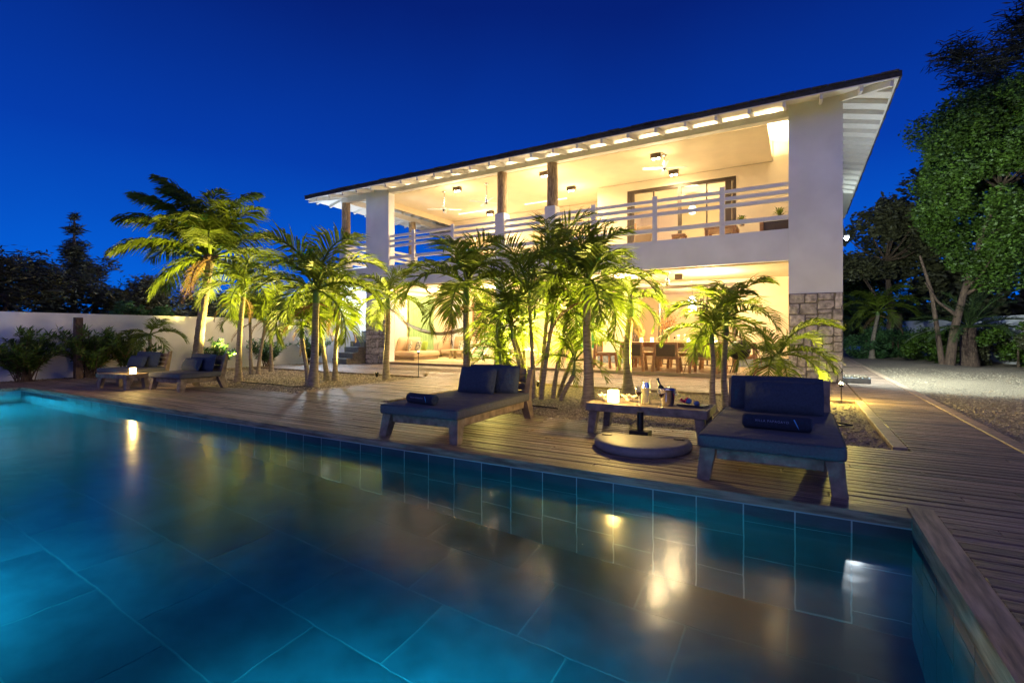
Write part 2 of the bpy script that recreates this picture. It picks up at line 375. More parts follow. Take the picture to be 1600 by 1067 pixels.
def row(xa, xb, y, stuff):
    global nb
    x = xa-random.uniform(0, 2.6)
    while x < xb:
        L = random.choice((2.4, 3.0, 3.6)); a, b_ = max(x, xa), min(x+L, xb)
        if b_-a > .08:
            board(a+.0015, b_-.0015, y, far if stuff else None); nb += (0 if stuff else 1)
        x += L
y = PY1+.14-44*PIT
while y < PY1+.12: row(PX1+.135, 1.775, y, False); row(-15.2, PX0-.14, y, True); y += PIT
y = PY1+.14
while y < 5.87: row(-15.2, 1.775, y, False); y += PIT
y0_ = y
while y < 9.72:
    row(.90, 1.775, y, y > 8.0); row(-8.05, -5.9, y, True); y += PIT
y = 9.84
while y < YF-.02: row(-15.6, .87, y, True); row(.90, 1.775, y, True); y += PIT
while y < 28: row(.90, 1.775, y, True); y += PIT
link('board', mesh(far, 'board', 'deck'), deck, kind='stuff')
for x0, x1, y0, y1 in ((1.78,1.91,-1.5,28), (.775,.89,5.99,9.83), (-5.84,.772,9.735,9.83), (-8.14,-8.05,5.99,9.83), (-5.9,-5.8,5.99,9.83), (-15.1,-8.15,9.80,9.83)):
    part('edging_board', B().rbox(x0,x1,y0,y1,-.06,.008,.004,1), 'edging', deck)
for n_, pts in (('irrigation_hose', [(-11.9,6.9,0),(-11,6.75,0),(-10,6.8,0),(-9.3,6.65,0),(-9.0,6.9,0),(-8.6,6.7,0)]), ('irrigation_hose', [(-5.3,6.9,0),(-4.6,6.75,0),(-3.8,6.8,0),(-3.1,6.7,0)]),
                ('irrigation_hose', [(-.2,7.9,0),(.25,7.6,0),(.55,7.3,.0),(.35,7.05,0),(-.1,7.15,0)])):
    lb = ('black irrigation hose lying across the left gravel bed' if pts[0][0] < -10 else 'black irrigation hose across the bed behind the low table' if pts[0][0] < -3 else 'looped black hose in the bed behind the right daybed')
    P = [Vector(p)+Vector((0,0,-.012)) for p in pts]; Q = []
    for i in range(len(P)-1):
        for k in range(5): Q.append(P[i].lerp(P[i+1], k/5)+Vector((0, .03*math.sin((i+k/5)*3), 0)))
    solo(n_, B().tube(Q+[P[-1]], .009, 6), 'blackmetal', lb, 'hose', smooth=True)

# ------------------------------------------------------------------ garden walls
gw = B().box(-16.5,-16.3,-6,26,-.3,1.62); solo('garden_wall', gw, 'gardenwall', 'long pale rendered garden wall along the left boundary', 'wall')
a = Vector((8.5,15.5,0)); b_ = Vector((3.0,44,0))
solo('garden_wall', B().beam(a+Vector((0,0,.75)), b_+Vector((0,0,.75)), .2, 2.0), 'gardenwall', 'white garden wall seen through the hedge behind the gravel yard', 'wall')
solo('fence_post', B().box(-15.75,-15.60,5.25,5.40,-.1,1.5), 'bark', 'square dark wooden post rising out of the shrub by the garden wall', 'post')

# ------------------------------------------------------------------ villa
villa = thing('villa', (-7, YF, 0), 'two storey white villa with deep verandas, lit warm yellow inside', 'house')
XR0, XR1, XL0, XL1 = -.23, .83, -13.97, -12.84
def vp(name, b, material, parent=None, smooth=False, **k): return part(name, b, material, parent or villa, smooth, **k)
vp('floor', B().box(XL0+.02,XR1-.31,YF,22,-.04,.08).box(XL1+.0,XR0,YF-.03,YF-.001,.045,.082), 'floor')
cr = vp('column', B().box(XR0,XR1,YF,YF+.3,-.1,6.42), 'white')
cl = vp('column', B().box(XL0,XL1,YF,YF+.3,-.1,6.40), 'white')
# stone cladding at the column feet: backing plus single stones
def stones(par, x0, x1, y, z0, z1, seed, back=True):
    rd = random.Random(seed); cells = [(x0,x1,z0,z1)]; outc = []
    while cells:
        c = cells.pop(); wd, ht = c[1]-c[0], c[3]-c[2]
        if wd*ht < .022 + rd.random()*.10 or max(wd,ht) < .17: outc.append(c); continue
        t_ = rd.uniform(.33,.67)
        if wd > ht*rd.uniform(.8,1.5): xm = c[0]+wd*t_; cells += [(c[0],xm,c[2],c[3]),(xm,c[1],c[2],c[3])]
        else: zm = c[2]+ht*t_; cells += [(c[0],c[1],c[2],zm),(c[0],c[1],zm,c[3])]
    for c in outc:
        g_ = .005; X0, X1, Z0, Z1 = c[0]+g_, c[1]-g_, c[2]+g_, c[3]-g_
        j = lambda q: rd.uniform(0, q)
        wd, ht = X1-X0, Z1-Z0; q = min(wd,ht)
        pl = [(X0+j(.04)+.12*q*rd.random(),Z0+j(.012)),(X1-j(.04)-.12*q*rd.random(),Z0+j(.012)),(X1-j(.012),Z0+ht*rd.uniform(.2,.45)),(X1-j(.012),Z1-.2*q*rd.random()),(X1-.18*q*rd.random()-.01,Z1-j(.012)),
              (X0+.15*q*rd.random()+.01,Z1-j(.012)),(X0+j(.014),Z0+ht*rd.uniform(.5,.8)),(X0+j(.012),Z0+.15*q*rd.random()+.01)]
        d = rd.uniform(.018,.038); cx, cz = (X0+X1)/2, (Z0+Z1)/2; n = len(pl)
        vs = [(p[0],y,p[1]) for p in pl]+[(p[0],y-d*.6,p[1]) for p in pl]+[(cx+(p[0]-cx)*.86,y-d-rd.uniform(0,.008),cz+(p[1]-cz)*.86) for p in pl]
        fs = []
        for L_ in (0,1): fs += [(L_*n+k, L_*n+(k+1)%n, (L_+1)*n+(k+1)%n, (L_+1)*n+k) for k in range(n)]
        fs.append(tuple(2*n+k for k in range(n)))
        part('stone', B().add(vs, fs), 'stone', par)
scr = vp('stone_cladding', B().box(XR0+.003,XR1-.003,YF-.02,YF-.001,-.08,2.02), 'mortar'); stones(scr, XR0+.005, XR1-.005, YF-.02, 0, 2.02, 3)
scl = vp('stone_cladding', B().box(XL0+.003,XL1-.003,YF-.02,YF-.001,-.08,2.02), 'mortar'); stones(scl, XL0+.005, XL1-.005, YF-.02, 0, 2.02, 11)
vp('wall', B().box(XR1-.25,XR1,YF+.301,22,-.1,6.6), 'white')                       # right side wall
# balcony slab and parapet band
vp('balcony_parapet', B().box(XL1+.002,XR0-.002,YF+.01,YF+.21,2.81,3.55).box(-15.3,XL0-.002,YF+.01,YF+.21,2.95,3.55), 'white')
vp('balcony_parapet', B().box(-15.3,-15.1,YF+.212,22,2.95,3.55), 'white')
vp('balcony_floor', B().box(-15.1,XR1-.26,YF+.215,22,2.90,3.15), 'white')
# ground floor veranda ceiling and beams
vp('ceiling', B().box(XL0,XR1-.26,YF+.22,22,2.78,2.895), 'cream')
# walls of the verandas
def wall_y(x0, x1, y, z0, z1, holes=(), th=.15, m_='cream'):     # wall in the plane y with rectangular openings
    b = B(); xs = sorted({x0, x1}|{h[0] for h in holes}|{h[1] for h in holes})
    for i in range(len(xs)-1):
        a, c = xs[i], xs[i+1]; hs = [h for h in holes if h[0] <= a+1e-6 and h[1] >= c-1e-6]
        if not hs: b.box(a,c,y,y+th,z0,z1)
        else:
            h = hs[0]
            if h[2] > z0+.001: b.box(a,c,y,y+th,z0,h[2])
            if h[3] < z1-.001: b.box(a,c,y,y+th,h[3],z1)
    return vp('wall', b, m_)
vp('wall', B().box(-.68,XR1-.26,16.6,16.75,6.192,7.1).box(-6.1,-.7,16.6,16.75,6.255,7.1), 'cream')
wall_y(-6.15, XR1-.26, 16.6, 3.15, 6.19, [(-5.09,-1.69,3.15,5.93)])
wall_y(-13.7, -6.0, 18.3, 3.15, 6.19, [(-13.0,-11.8,3.15,5.55), (-9.6,-7.4,3.15,5.6)])
vp('wall', B().box(-6.15,-6.0,16.76,18.29,3.15,6.19), 'cream')
wall_y(-6.15, XR1-.26, 16.6, .08, 2.775, [(-5.07,-1.69,.08,2.66)])
wall_y(XL0+.2, -6.0, 18.3, .08, 2.775, [(-12.62,-11.9,.12,2.66), (-8.3,-6.9,.08,2.5)])
vp('wall', B().box(-6.15,-6.0,16.76,18.29,.08,2.775), 'cream')
vp('wall', B().box(XL0,XL0+.19,YF+.31,22,-.1,2.775), 'cream')                     # left wall of the lounge
vp('wall', B().box(-13.7,-13.55,18.46,22,3.15,6.19), 'cream')
vp('wall', B().box(XL0+.2,XR1-.26,21.8,22,.08,2.775).box(-13.54,XR1-.26,21.8,22,3.15,6.6), 'cream')
vp('skirting', B().box(-6.15,-5.1,16.57,16.598,.08,.36), 'greystep'); vp('skirting', B().box(-1.66,XR1-.27,16.57,16.598,.08,.36), 'greystep')
# interior partitions so the rooms read as rooms
vp('wall', B().box(-6.2,-6.05,18.46,21.79,.08,2.775).box(-6.2,-6.05,18.46,21.79,3.15,6.19), 'cream')
# sliding doors
def slider(x0, x1, y, z0, z1, xs, name='sliding_door'):
    f = vp(name, B().box(x0,x1,y-.03,y+.09,z1-.10,z1).box(x0,x0+.1,y-.03,y+.09,z0,z1-.101).box(x1-.1,x1,y-.03,y+.09,z0,z1-.101).box(x0+.101,x1-.101,y-.02,y+.08,z0,z0+.03), 'bronze')
    for a, t_ in xs:
        part('mullion', B().box(a,a+t_,y-.02,y+.06,z0+.031,z1-.101), 'bronze', f)
    return f
sd = slider(-5.08,-1.70,16.62,3.15,5.92,[(-4.97,.12),(-4.22,.035),(-3.42,.11),(-2.56,.035),(-2.0,.18)])
for a, c in ((-4.84,-4.23),(-4.17,-3.44)): part('pane', B().box(a,c,16.645,16.655,3.19,5.81), 'glass', sd)
sd2 = slider(-5.06,-1.70,16.62,.08,2.66,[(-4.9,.2),(-4.05,.05),(-3.95,.05),(-2.75,.12),(-2.55,.05)])
part('pane', B().box(-3.9,-2.76,16.645,16.655,.12,2.55), 'glass', sd2)
# louvred door of the lounge and curtains
lv = vp('louvred_door', B().box(-12.62,-12.56,18.25,18.31,.12,2.66).box(-12.29,-12.23,18.25,18.31,.12,2.66).box(-11.96,-11.9,18.25,18.31,.12,2.66), 'teak')
for i in range(24):
    z = .2+i*.1
    k = B().box(-.155,.155,-.004,.004,-.035,.035).move(Matrix.Translation((-12.42,18.28,z)) @ Matrix.Rotation(R(40),4,'X')); part('slat', k, 'bronze', lv)
    k = B().box(-.13,.13,-.004,.004,-.035,.035).move(Matrix.Translation((-12.09,18.28,z)) @ Matrix.Rotation(R(40),4,'X')); part('slat', k, 'bronze', lv)
def curtain(x, y0, y1, z0, z1, mt_, nm='curtain', axis='y', lb=None):
    n = 60; v = []; f = []
    for i in range(n+1):
        t_ = i/n; q = y0+(y1-y0)*t_; d = .035*math.sin(t_*(y1-y0)*42)+.01*math.sin(t_*37)
        for z in (z0, z1): v.append((x+d, q, z) if axis == 'y' else (q, x+d, z))
    for i in range(n): f.append((2*i, 2*i+2, 2*i+3, 2*i+1))
    return vp(nm, B().add(v, f), mt_, smooth=True)
curtain(XL0+.28, 15.3, 16.9, .1, 2.65, 'curtain'); curtain(XL0+.28, 13.75, 14.5, .1, 2.65, 'white')
curtain(18.2, -13.7, -13.1, .1, 2.65, 'white', axis='x'); curtain(16.85, -5.9, -5.2, .1, 2.65, 'white', axis='x')
# green shelving seen through the middle opening
sh = vp('shelf_unit', B().box(-8.1,-7.2,19.2,19.25,.5,2.3).box(-8.12,-7.18,18.86,19.24,1.30,1.36).box(-8.12,-7.18,18.86,19.24,.44,.5).box(-8.12,-7.18,18.86,19.24,2.3,2.36), 'whitewood')
part('back_panel', B().box(-8.1,-7.2,19.17,19.198,.505,1.295).box(-8.1,-7.2,19.17,19.198,1.365,2.295), 'greenlac', sh)
# roof: hip roof with exposed rafters, tile edge
EX0, EX1, EY0, EY1 = -16.3, 1.71, 12.39, 26.5; EZ = 6.20; SL = .25; RT = .06
cxm = (EY1-EY0)/2; rz_ = EZ+SL*cxm
def slope_pt(x, y, dz=0): return (x, y, EZ+SL*min(x-EX0, EX1-x, y-EY0, EY1-y)+dz)
r0, r1 = (EX0+cxm, (EY0+EY1)/2), (EX1-cxm, (EY0+EY1)/2)
def hip(dz):
    c = [slope_pt(EX0,EY0,dz), slope_pt(EX1,EY0,dz), slope_pt(EX1,EY1,dz), slope_pt(EX0,EY1,dz), slope_pt(*r0,dz), slope_pt(*r1,dz)]
    return c, [(0,1,5,4),(1,2,5),(2,3,4,5),(3,0,4)]
c, f_ = hip(0); vp('soffit', B().add(c, [t[::-1] for t in f_]), 'whitewood')
c2, f2 = hip(.10); rb = B().add(c2, f2); n_ = [(0,1),(1,2),(2,3),(3,0)]
rb.add(c+c2, [(a, b2, b2+6, a+6) for a, b2 in n_])
roof = vp('roof', rb, 'roof')
for i in range(60):                                   # front edge shingles, then the right edge
    wd = (EX1-EX0)/60; x = EX0+i*wd
    part('shingle', B().box(x+.004,x+wd-.004,EY0-.03-random.uniform(0,.02),EY0+.35,EZ+.103,EZ+.125+random.uniform(0,.02)), 'roof', roof)
for i in range(44):
    wd = .30; y = EY0+i*wd
    part('shingle', B().box(EX1-.02,EX1+.03+random.uniform(0,.02),y+.004,y+wd-.004,EZ+.0+random.uniform(0,.02),EZ+.12+random.uniform(0,.02)), 'roof', roof)
x = -15.7
k = 0
while x < 1.3:                                        # front rafters with square tails
    y1 = YF+.45 if -13.6 < x < -.8 else 15.0
    y1 = EY0+min(y1-EY0, x-EX0, EX1-x) if True else y1
    part('rafter', B().beam((x,EY0+.06,EZ+SL*.06-.07),(x,max(y1, EY0+.35),EZ+SL*(max(y1,EY0+.35)-EY0)-.07), .06, .115), 'whitewood', roof); x += .70
y = 12.9
while y < 22:                                         # side rafters on both eaves
    part('rafter', B().beam((EX1-.05,y,EZ+SL*.05-.055),(max(EX1-(y-EY0), XR1-.9),y,EZ+SL*min(y-EY0, EX1-XR1+.9)-.055), .06, .10), 'whitewood', roof)
    part('rafter', B().beam((EX0+.05,y,EZ+SL*.05-.055),(EX0+min(y-EY0, 2.9),y,EZ+SL*min(y-EY0, 2.9)-.055), .06, .10), 'whitewood', roof); y += .62
part('hip_rafter', B().beam((EX1-.1,EY0+.1,EZ-.05),(EX1-2.2,EY0+2.2,EZ+SL*2.2-.07), .09, .14), 'whitewood', roof)
part('hip_rafter', B().beam((EX0+.1,EY0+.1,EZ-.05),(EX0+3.2,EY0+3.2,EZ+SL*3.2-.07), .09, .14), 'whitewood', roof)
part('fascia', B().box(EX0+.02,EX1-.02,EY0+.005,EY0+.03,EZ-.02,EZ+.075), 'whitewood', roof)
part('fascia', B().box(EX1-.03,EX1-.005,EY0+.04,22,EZ-.02,EZ+.075), 'whitewood', roof)
vp('beam', B().box(-15.35,XL0-.002,YF+.04,YF+.24,6.12,6.34).box(XL1+.002,XR0-.002,YF+.04,YF+.24,6.17,6.34), 'whitewood')
vp('beam', B().box(-15.32,-15.12,YF+.25,22,6.12,6.34), 'whitewood')
vp('ceiling', B().box(-13.68,-.70,YF+.38,16.598,6.20,6.25).box(-13.68,-6.0,16.599,18.29,6.20,6.25), 'cream')
vp('ceiling_fascia', B().box(-13.72,-13.682,YF+.38,18.29,5.98,6.30), 'cream')
vp('upper_ceiling', B().box(-13.54,XR1-.26,18.46,21.79,6.19,6.24).box(-6.0,XR1-.26,16.76,18.455,6.19,6.24), 'cream')
cv = vp('cove_light', B().box(-13.5,-.9,YF+.40,YF+.44,6.262,6.275), 'cove')
vp('cove_light', B().box(-.76,-.72,YF+.5,16.4,6.262,6.275), 'cove')
vp('linear_light', B().box(-12.6,-11.2,17.2,17.25,6.18,6.198).box(-9.4,-7.6,17.2,17.25,6.18,6.198), 'cove')
# log posts on white pedestals
for x, y, zt in ((-8.15,YF+.17,6.17), (-6.40,YF+.17,6.17), (-15.2,YF+.14,6.12), (-15.2,17.2,6.12)):
    pz = 4.87 if x > -10 else 4.6
    pd = vp('pedestal', B().box(x-.17,x+.17,y-.172,y+.17,3.551,pz), 'whitewood')
    vp('log_post', B().tube([(x,y,pz+.001),(x+.01,y,(pz+zt)/2),(x,y,zt)], [.165,.16,.155], 16), 'post', smooth=True)
vp('column', B().box(-8.32,-7.97,YF+.02,YF+.36,.08,2.805), 'white'); vp('column_base', B().box(-8.34,-7.95,YF,YF+.38,.08,.62), 'greystep')
# railing of the front and of the left side
rail_z = ((4.57,4.655),(4.39,4.48),(4.21,4.30),(3.78,3.885))
def railing(x0, x1, posts):
    r_ = vp('railing', B().box(x0,x1,YF+.055,YF+.115,rail_z[0][0],rail_z[0][1]), 'whitewood')
    for z0, z1 in rail_z[1:]: part('rail', B().box(x0,x1,YF+.055,YF+.115,z0,z1), 'whitewood', r_)
    for px in posts: part('rail_post', B().box(px-.06,px+.06,YF+.005,YF+.054,3.50,4.73), 'whitewood', r_)
railing(-6.22, XR0-.003, (-5.05,-3.33,-1.67)); railing(-12.84+.003, -8.33, (-11.7,-10.0)); railing(-7.97, -6.58, ()); railing(-15.02, XL0-.003, ())
r_ = vp('railing', B().box(-15.24,-15.18,YF+.33,17.02,4.57,4.655), 'whitewood')
for z0, z1 in rail_z[1:]: part('rail', B().box(-15.24,-15.18,YF+.33,17.02,z0,z1), 'whitewood', r_)
# outside stairs on the left
st = thing('stairs', (-14.35, 12.35, 0), 'short flight of grey stone steps beside the left stone column', 'stairs')
for i in range(13):
    y = 12.35+.28*i; zt = .2*(i+1)
    if zt > 2.6: break
    part('step', B().box(-14.72,XL0-.02,y,y+.279 if i else y+.279,max(-.05, zt-.62),zt), 'greystep', st)
part('side_wall', B().box(XL0-.018,XL0-.003,12.36,YF-.01,-.05,.2).box(XL0-.018,XL0-.003,12.64,YF-.01,.2,.4).box(XL0-.018,XL0-.003,12.92,YF-.01,.4,.6), 'mortar', st)
sw = thing('stair_wall', (-16, 15, 0), 'white wall with a stone foot behind the outside steps', 'wall')
part('wall', B().box(-17.6,-14.75,15.0,15.2,-.05,3.9), 'white', sw)
bs = part('stone_foot', B().box(-17.58,-14.76,14.97,14.998,-.05,.95), 'mortar', sw); stones(bs, -17.55, -14.8, 14.97, 0, .95, 5)
t = thing('wall_lamp', (-17.25, 14.93, 3.0), 'tall cool white wall lamp glaring beside the outside steps', 'lamp')
part('diffuser', B().rbox(-17.38,-17.12,14.9,14.99,2.46,3.5,.03,2), 'coolpanel', t)
lamp('POINT', (-16.7, 13.4, 2.9), 300, COOL, .15, parent=t)
# -------- lamps of the villa
def twin_lamp(x, y, z, en, lb):
    t = thing('ceiling_spotlight', (x, y, z), lb, 'ceiling light', 'twin ceiling spotlights on the balcony')
    part('housing', B().box(x-.14,x+.14,y-.085,y+.085,z-.13,z-.01).box(x-.05,x+.05,y-.04,y+.04,z-.01,z), 'bronze', t)
    for s in (-.065, .065): part('bulb', B().lathe([(.001,z-.165),(.032,z-.155),(.042,z-.132)], (x+s,y), 12), 'bulb', t, True)
    lamp('AREA', (x, y, z-.18), en*1.05, WARM, .30, (0,0,-1), parent=t); lamp('POINT', (x, y, z-.55), en*.40, WARM, .05, parent=t)
for x, y, lb in ((-3.54,14.28,'twin spotlight nearest the balcony edge above the sliding doors'), (-3.42,16.0,'twin spotlight behind the right ceiling fan near the glass doors'), (-6.89,16.0,'twin spotlight between the second log post and the glass doors'),
                 (-10.36,14.05,'twin spotlight in the left bay between the column and first log post'), (-6.99,14.1,'twin spotlight half hidden by the second log post'), (-11.2,17.5,'twin spotlight deep in the left bay beside the first log post')):
    twin_lamp(x, y, 6.2, 62 if x < -5 else 30, lb)
def fan(x, y, z, drop, lb, a0=20):
    t = thing('ceiling_fan', (x, y, z), lb, 'ceiling fan', 'ceiling fans of the verandas')
    part('canopy', B().lathe([(.075,z),(.07,z-.03),(.02,z-.06),(.018,z-drop+.1)], (x,y), 14), 'steel', t, True)
    part('motor', B().lathe([(.001,z-drop+.10),(.055,z-drop+.09),(.055,z-drop-.08),(.03,z-drop-.12),(.001,z-drop-.13)], (x,y), 16), 'steel', t, True)
    for k in range(4):
        T_ = Matrix.Translation((x,y,z-drop-.02)) @ Matrix.Rotation(R(a0+90*k),4,'Z') @ Matrix.Rotation(R(12),4,'X')
        part('blade', B().prism([(.05,-.02),(.15,-.05),(.60,-.07),(.62,.0),(.60,.06),(.15,.04),(.05,.02)], -.004, .004).move(T_), 'whitewood', t)
fan(-3.35,14.45,6.2,.36,'white four blade ceiling fan hanging over the right half of the balcony'); fan(-9.23,14.2,6.2,.62,'ceiling fan on a long rod beside the first log post', 50)
fan(-11.08,14.25,6.2,.62,'ceiling fan on a long rod nearest the left column', 35); fan(-3.16,14.0,2.78,.26,'ceiling fan above the dining table on the ground floor', 10)
t = thing('ceiling_speaker', (-2.95,14.5,2.78), 'small dark box fixed under the ceiling by the lower fan', 'speaker'); part('body', B().rbox(-3.06,-2.84,14.42,14.58,2.62,2.779,.01,1), 'bronze', t)
for x, y, en in ((-2.2,14.5,75),(-4.6,14.5,75),(-7.0,15.2,70),(-9.6,15.4,80),(-12.3,15.4,90)):
    t = thing('downlight', (x, y, 2.78), {-2.2:'recessed downlight above the right half of the dining table',-4.6:'recessed downlight above the left end of the dining table',-7.0:'recessed downlight right of the middle column',-9.6:'recessed downlight above the deck chair',-12.3:'recessed downlight above the near sofa'}[x], 'ceiling light', 'downlights of the lower veranda')
    part('lens', B().lathe([(.001,2.765),(.05,2.765),(.06,2.779)], (x,y), 14), 'bulb', t); lamp('POINT', (x,y,2.50), en*2.6, WARM, .07, parent=t)
for x, y, z, en in ((-3.4,19,5.6,75),(-9.8,20,5.6,70),(-12.4,20,5.6,45),(-3.4,19,2.3,90),(-7.6,20.2,2.3,50),(-11,20.5,2.3,30)):
    lbp = {(-3.4,5.6):'round pendant lamp seen through the upstairs sliding doors',(-9.8,5.6):'round pendant lamp deep in the upstairs hall',(-12.4,5.6):'round pendant lamp behind the small upstairs doorway',(-3.4,2.3):'round pendant lamp in the room behind the dining table',(-7.6,2.3):'round pendant lamp above the green shelves',(-11,2.3):'round pendant lamp behind the louvred door'}[(x, z)]
    t = thing('pendant_lamp', (x, y, z), lbp, 'lamp', 'pendant lamps inside the rooms')
    part('shade', B().lathe([(.001,z+.16),(.1,z+.13),(.15,z),(.1,z-.13),(.001,z-.16)], (x,y), 14), emat('pendant_glow',(1,.8,.5),4), t, True); part('cord', B().tube([(x,y,z+.17),(x,y,z+.45)], .006, 5), 'blackmetal', t)
    lamp('POINT', (x, y, z-.3), en*1.6, WARM, .15, parent=t)
vl = lamp('AREA', (-7.2, YF+.42, 6.30), 150, (1,.80,.48), 12.6, (0,.05,1), parent=cv, name='cove_lamp', sizey=.05)
lamp('AREA', (-.62, 15.0, 6.30), 60, (1,.78,.42), .05, (0,0,1), parent=cv, name='cove_lamp', sizey=2.6)
t = thing('wall_lamp', (.95, 14.2, 3.37), 'glaring cool white lamp on the right side wall of the villa', 'lamp')
part('bracket', B().box(.832,.90,14.15,14.25,3.36,3.66).box(.90,1.02,14.17,14.23,3.415,3.45), 'blackmetal', t); part('bulb', B().lathe([(.001,3.41),(.032,3.40),(.045,3.365),(.032,3.33),(.001,3.32)], (.96,14.2), 16), 'coolbulb', t, True)
lamp('SPOT', (1.10, 14.2, 3.33), 1250, (.84,1.,.93), .06, (.30,.42,-.42), 158, t, blend=.35)
lamp('POINT', (1.06, 14.2, 3.42), 60, (.80,.92,1.), .06, parent=t)
M['darkglass'] = mat('dark_bottle_glass', (.01,.02,.01), .12); M['palewood'] = mat('pale_wood', (.42,.32,.18), .6, .2, 6, (3,3,12))
M['strapg'] = mat('green_strap', (.10,.22,.07), .8); M['strapw'] = mat('cream_strap', (.55,.5,.32), .8)

# ------------------------------------------------------------------ poolside furniture (local coordinates: x across, y towards the backrest)
def daybed(name, loc, rz, label, w, l, lng, cat):
    t = thing(name, loc, label, cat, None, rz); z0 = .16
    P = lambda n, b, m_, s=False, par=t: part(n, b, m_, par, s, world=False)
    for x, s in ((-w/2+.07, -1), (w/2-.07, 1)):
        P('leg', B().frus((x+s*.03,.05,0),(x,.10,.235),.045,.045,.055,.06), 'greyteak')
        P('leg', B().frus((x+s*.02,l-.02,0),(x,l-.10,.235),.045,.05,.055,.07), 'greyteak')
        P('back_post', B().frus((x+s*.012,l-.07,.236),(x+s*.02,l+.03,.63 if lng else .70),.035,.05,.03,.03), 'greyteak')
    for b in (B().rbox(-w/2+.125,w/2-.125,.07,.11,.15,.235,.006,1), B().rbox(-w/2+.125,w/2-.125,l-.12,l-.08,.15,.235,.006,1),
              B().rbox(-w/2+.05,-w/2+.09,.165,l-.175,.15,.235,.006,1), B().rbox(w/2-.09,w/2-.05,.165,l-.175,.15,.235,.006,1)): P('rail', b, 'greyteak')
    for i in range(7 if lng else 4):
        y = .2+i*(l-.45)/(6 if lng else 3); P('slat', B().box(-w/2+.095,w/2-.095,y,y+.07,.20,.232), 'greyteak')
    for i in range(4):
        z = .27+i*.095; yy = l-.06+(z-.24)*.22
        P('back_board', B().rbox(-w/2+.115,w/2-.115,yy,yy+.022,z,z+.085,.005,1), 'greyteak')
    mt_ = P('mattress', B().rbox(-w/2,w/2,0,l-.10,.238,.343,.028,3), 'fabric', True)
    P('piping', B().tube([(-w/2+.02,.004,.335),(w/2-.02,.004,.335)], .004, 5).tube([(-w/2+.003,.03,.335),(-w/2+.003,l-.13,.335)], .004, 5).tube([(w/2-.003,.03,.335),(w/2-.003,l-.13,.335)], .004, 5), 'fabric2', True, mt_)
    return t
def cushion(t, w, h, th, x, y, z, tilt, rz=0, m_='fabric2'):
    T_ = Matrix.Translation((x,y,z)) @ Matrix.Rotation(R(rz),4,'Z') @ Matrix.Rotation(R(tilt),4,'X')
    return part('cushion', B().pillow(w, h, th, T_, 14), m_, t, True, world=False)
def towel(loc, rz, label, L_, r_):
    t = thing('rolled_towel', loc, label, 'towel', None, rz)
    n = 20; b = B(); prof = []
    for k in range(n): a = 2*math.pi*k/n; prof.append((math.cos(a)*r_, math.sin(a)*r_*.93))
    vs = []; fs = []; xs = (-L_/2, -L_/2+.012, -L_/4, 0, L_/4, L_/2-.012, L_/2)
    for i, x in enumerate(xs):
        k_ = .88 if i in (0, 6) else 1+.02*math.sin(i*2.1)
        vs += [(x, p*k_, q*k_+r_*.93) for p, q in prof]
    for i in range(6): fs += [(i*n+k, i*n+(k+1)%n, (i+1)*n+(k+1)%n, (i+1)*n+k) for k in range(n)]
    fs += [tuple(range(n-1,-1,-1)), tuple(6*n+k for k in range(n))]
    part('roll', B().add(vs, fs), 'towel', t, True, world=False)
    sp = [((r_*.85*(1-i/34))*math.cos(i*.55), (r_*.8*(1-i/34))*math.sin(i*.55)+r_*.93) for i in range(30)]
    for s in (-1, 1): part('spiral_edge', B().tube([(s*(L_/2+.002), a, c) for a, c in sp], .006, 5), 'fabric2', t, True, world=False)
    cu = bpy.data.curves.new('lettering', 'FONT'); cu.body = 'VILLA PAPAGAYO'; cu.size = L_*.052; cu.space_character = 1.25; cu.align_x = 'CENTER'; cu.extrude = .0008
    cu.materials.append(M['letter']); me_ = bpy.data.objects.new('tmp', cu); dg = bpy.context.evaluated_depsgraph_get(); tm_ = bpy.data.meshes.new_from_object(me_.evaluated_get(dg) if False else me_); bpy.data.objects.remove(me_); o = link('lettering', tm_, t); o.location = (-L_*.06, -r_-.001, r_*1.05); o.rotation_euler = (R(84),0,0)
    bd = B().prism([(-.008,.035),(.0,.038),(.022,-.01),(.016,-.014)], 0, .0015).prism([(.016,-.014),(.022,-.010),(.034,-.045)], 0, .0015)
    k = L_/.5; bd.move(Matrix.Translation((L_*.27,-r_-.0015,r_*1.05)) @ Matrix.Rotation(R(84),4,'X') @ Matrix.Scale(k,4)); part('feather_mark', bd, 'lettermark', t, world=False)
M['letter'] = mat('towel_print', (.22, .26, .38), .8); M['lettermark'] = mat('blue_print', (.08, .35, .70), .8)
d4 = daybed('daybed', (-.20, 3.965, 0), R(0), 'large navy daybed at the pool edge right of the low table, with printed towel', .95, 1.80, True, 'daybed')
cushion(d4, .86, .36, .17, -.01, 1.60, .50, -14); cushion(d4, .70, .32, .17, .06, 1.42, .49, -18)
towel((-.16, 4.42, .343), R(-2), 'rolled navy towel with printed villa name lying across the right daybed', .47, .062)
d3 = daybed('daybed', (-3.42, 3.93, 0), R(2.5), 'navy daybed facing the pool left of the low table, its side lit yellow', 1.0, 1.78, True, 'daybed')
cushion(d3, .60, .36, .17, -.10, 1.36, .50, -16, -4); cushion(d3, .46, .37, .16, .20, 1.50, .51, -12, 5); cushion(d3, .80, .34, .12, -.02, 1.65, .52, -12)
towel((-3.52, 4.14, .343), R(-8), 'rolled navy towel lying across the foot of the left daybed', .40, .060)
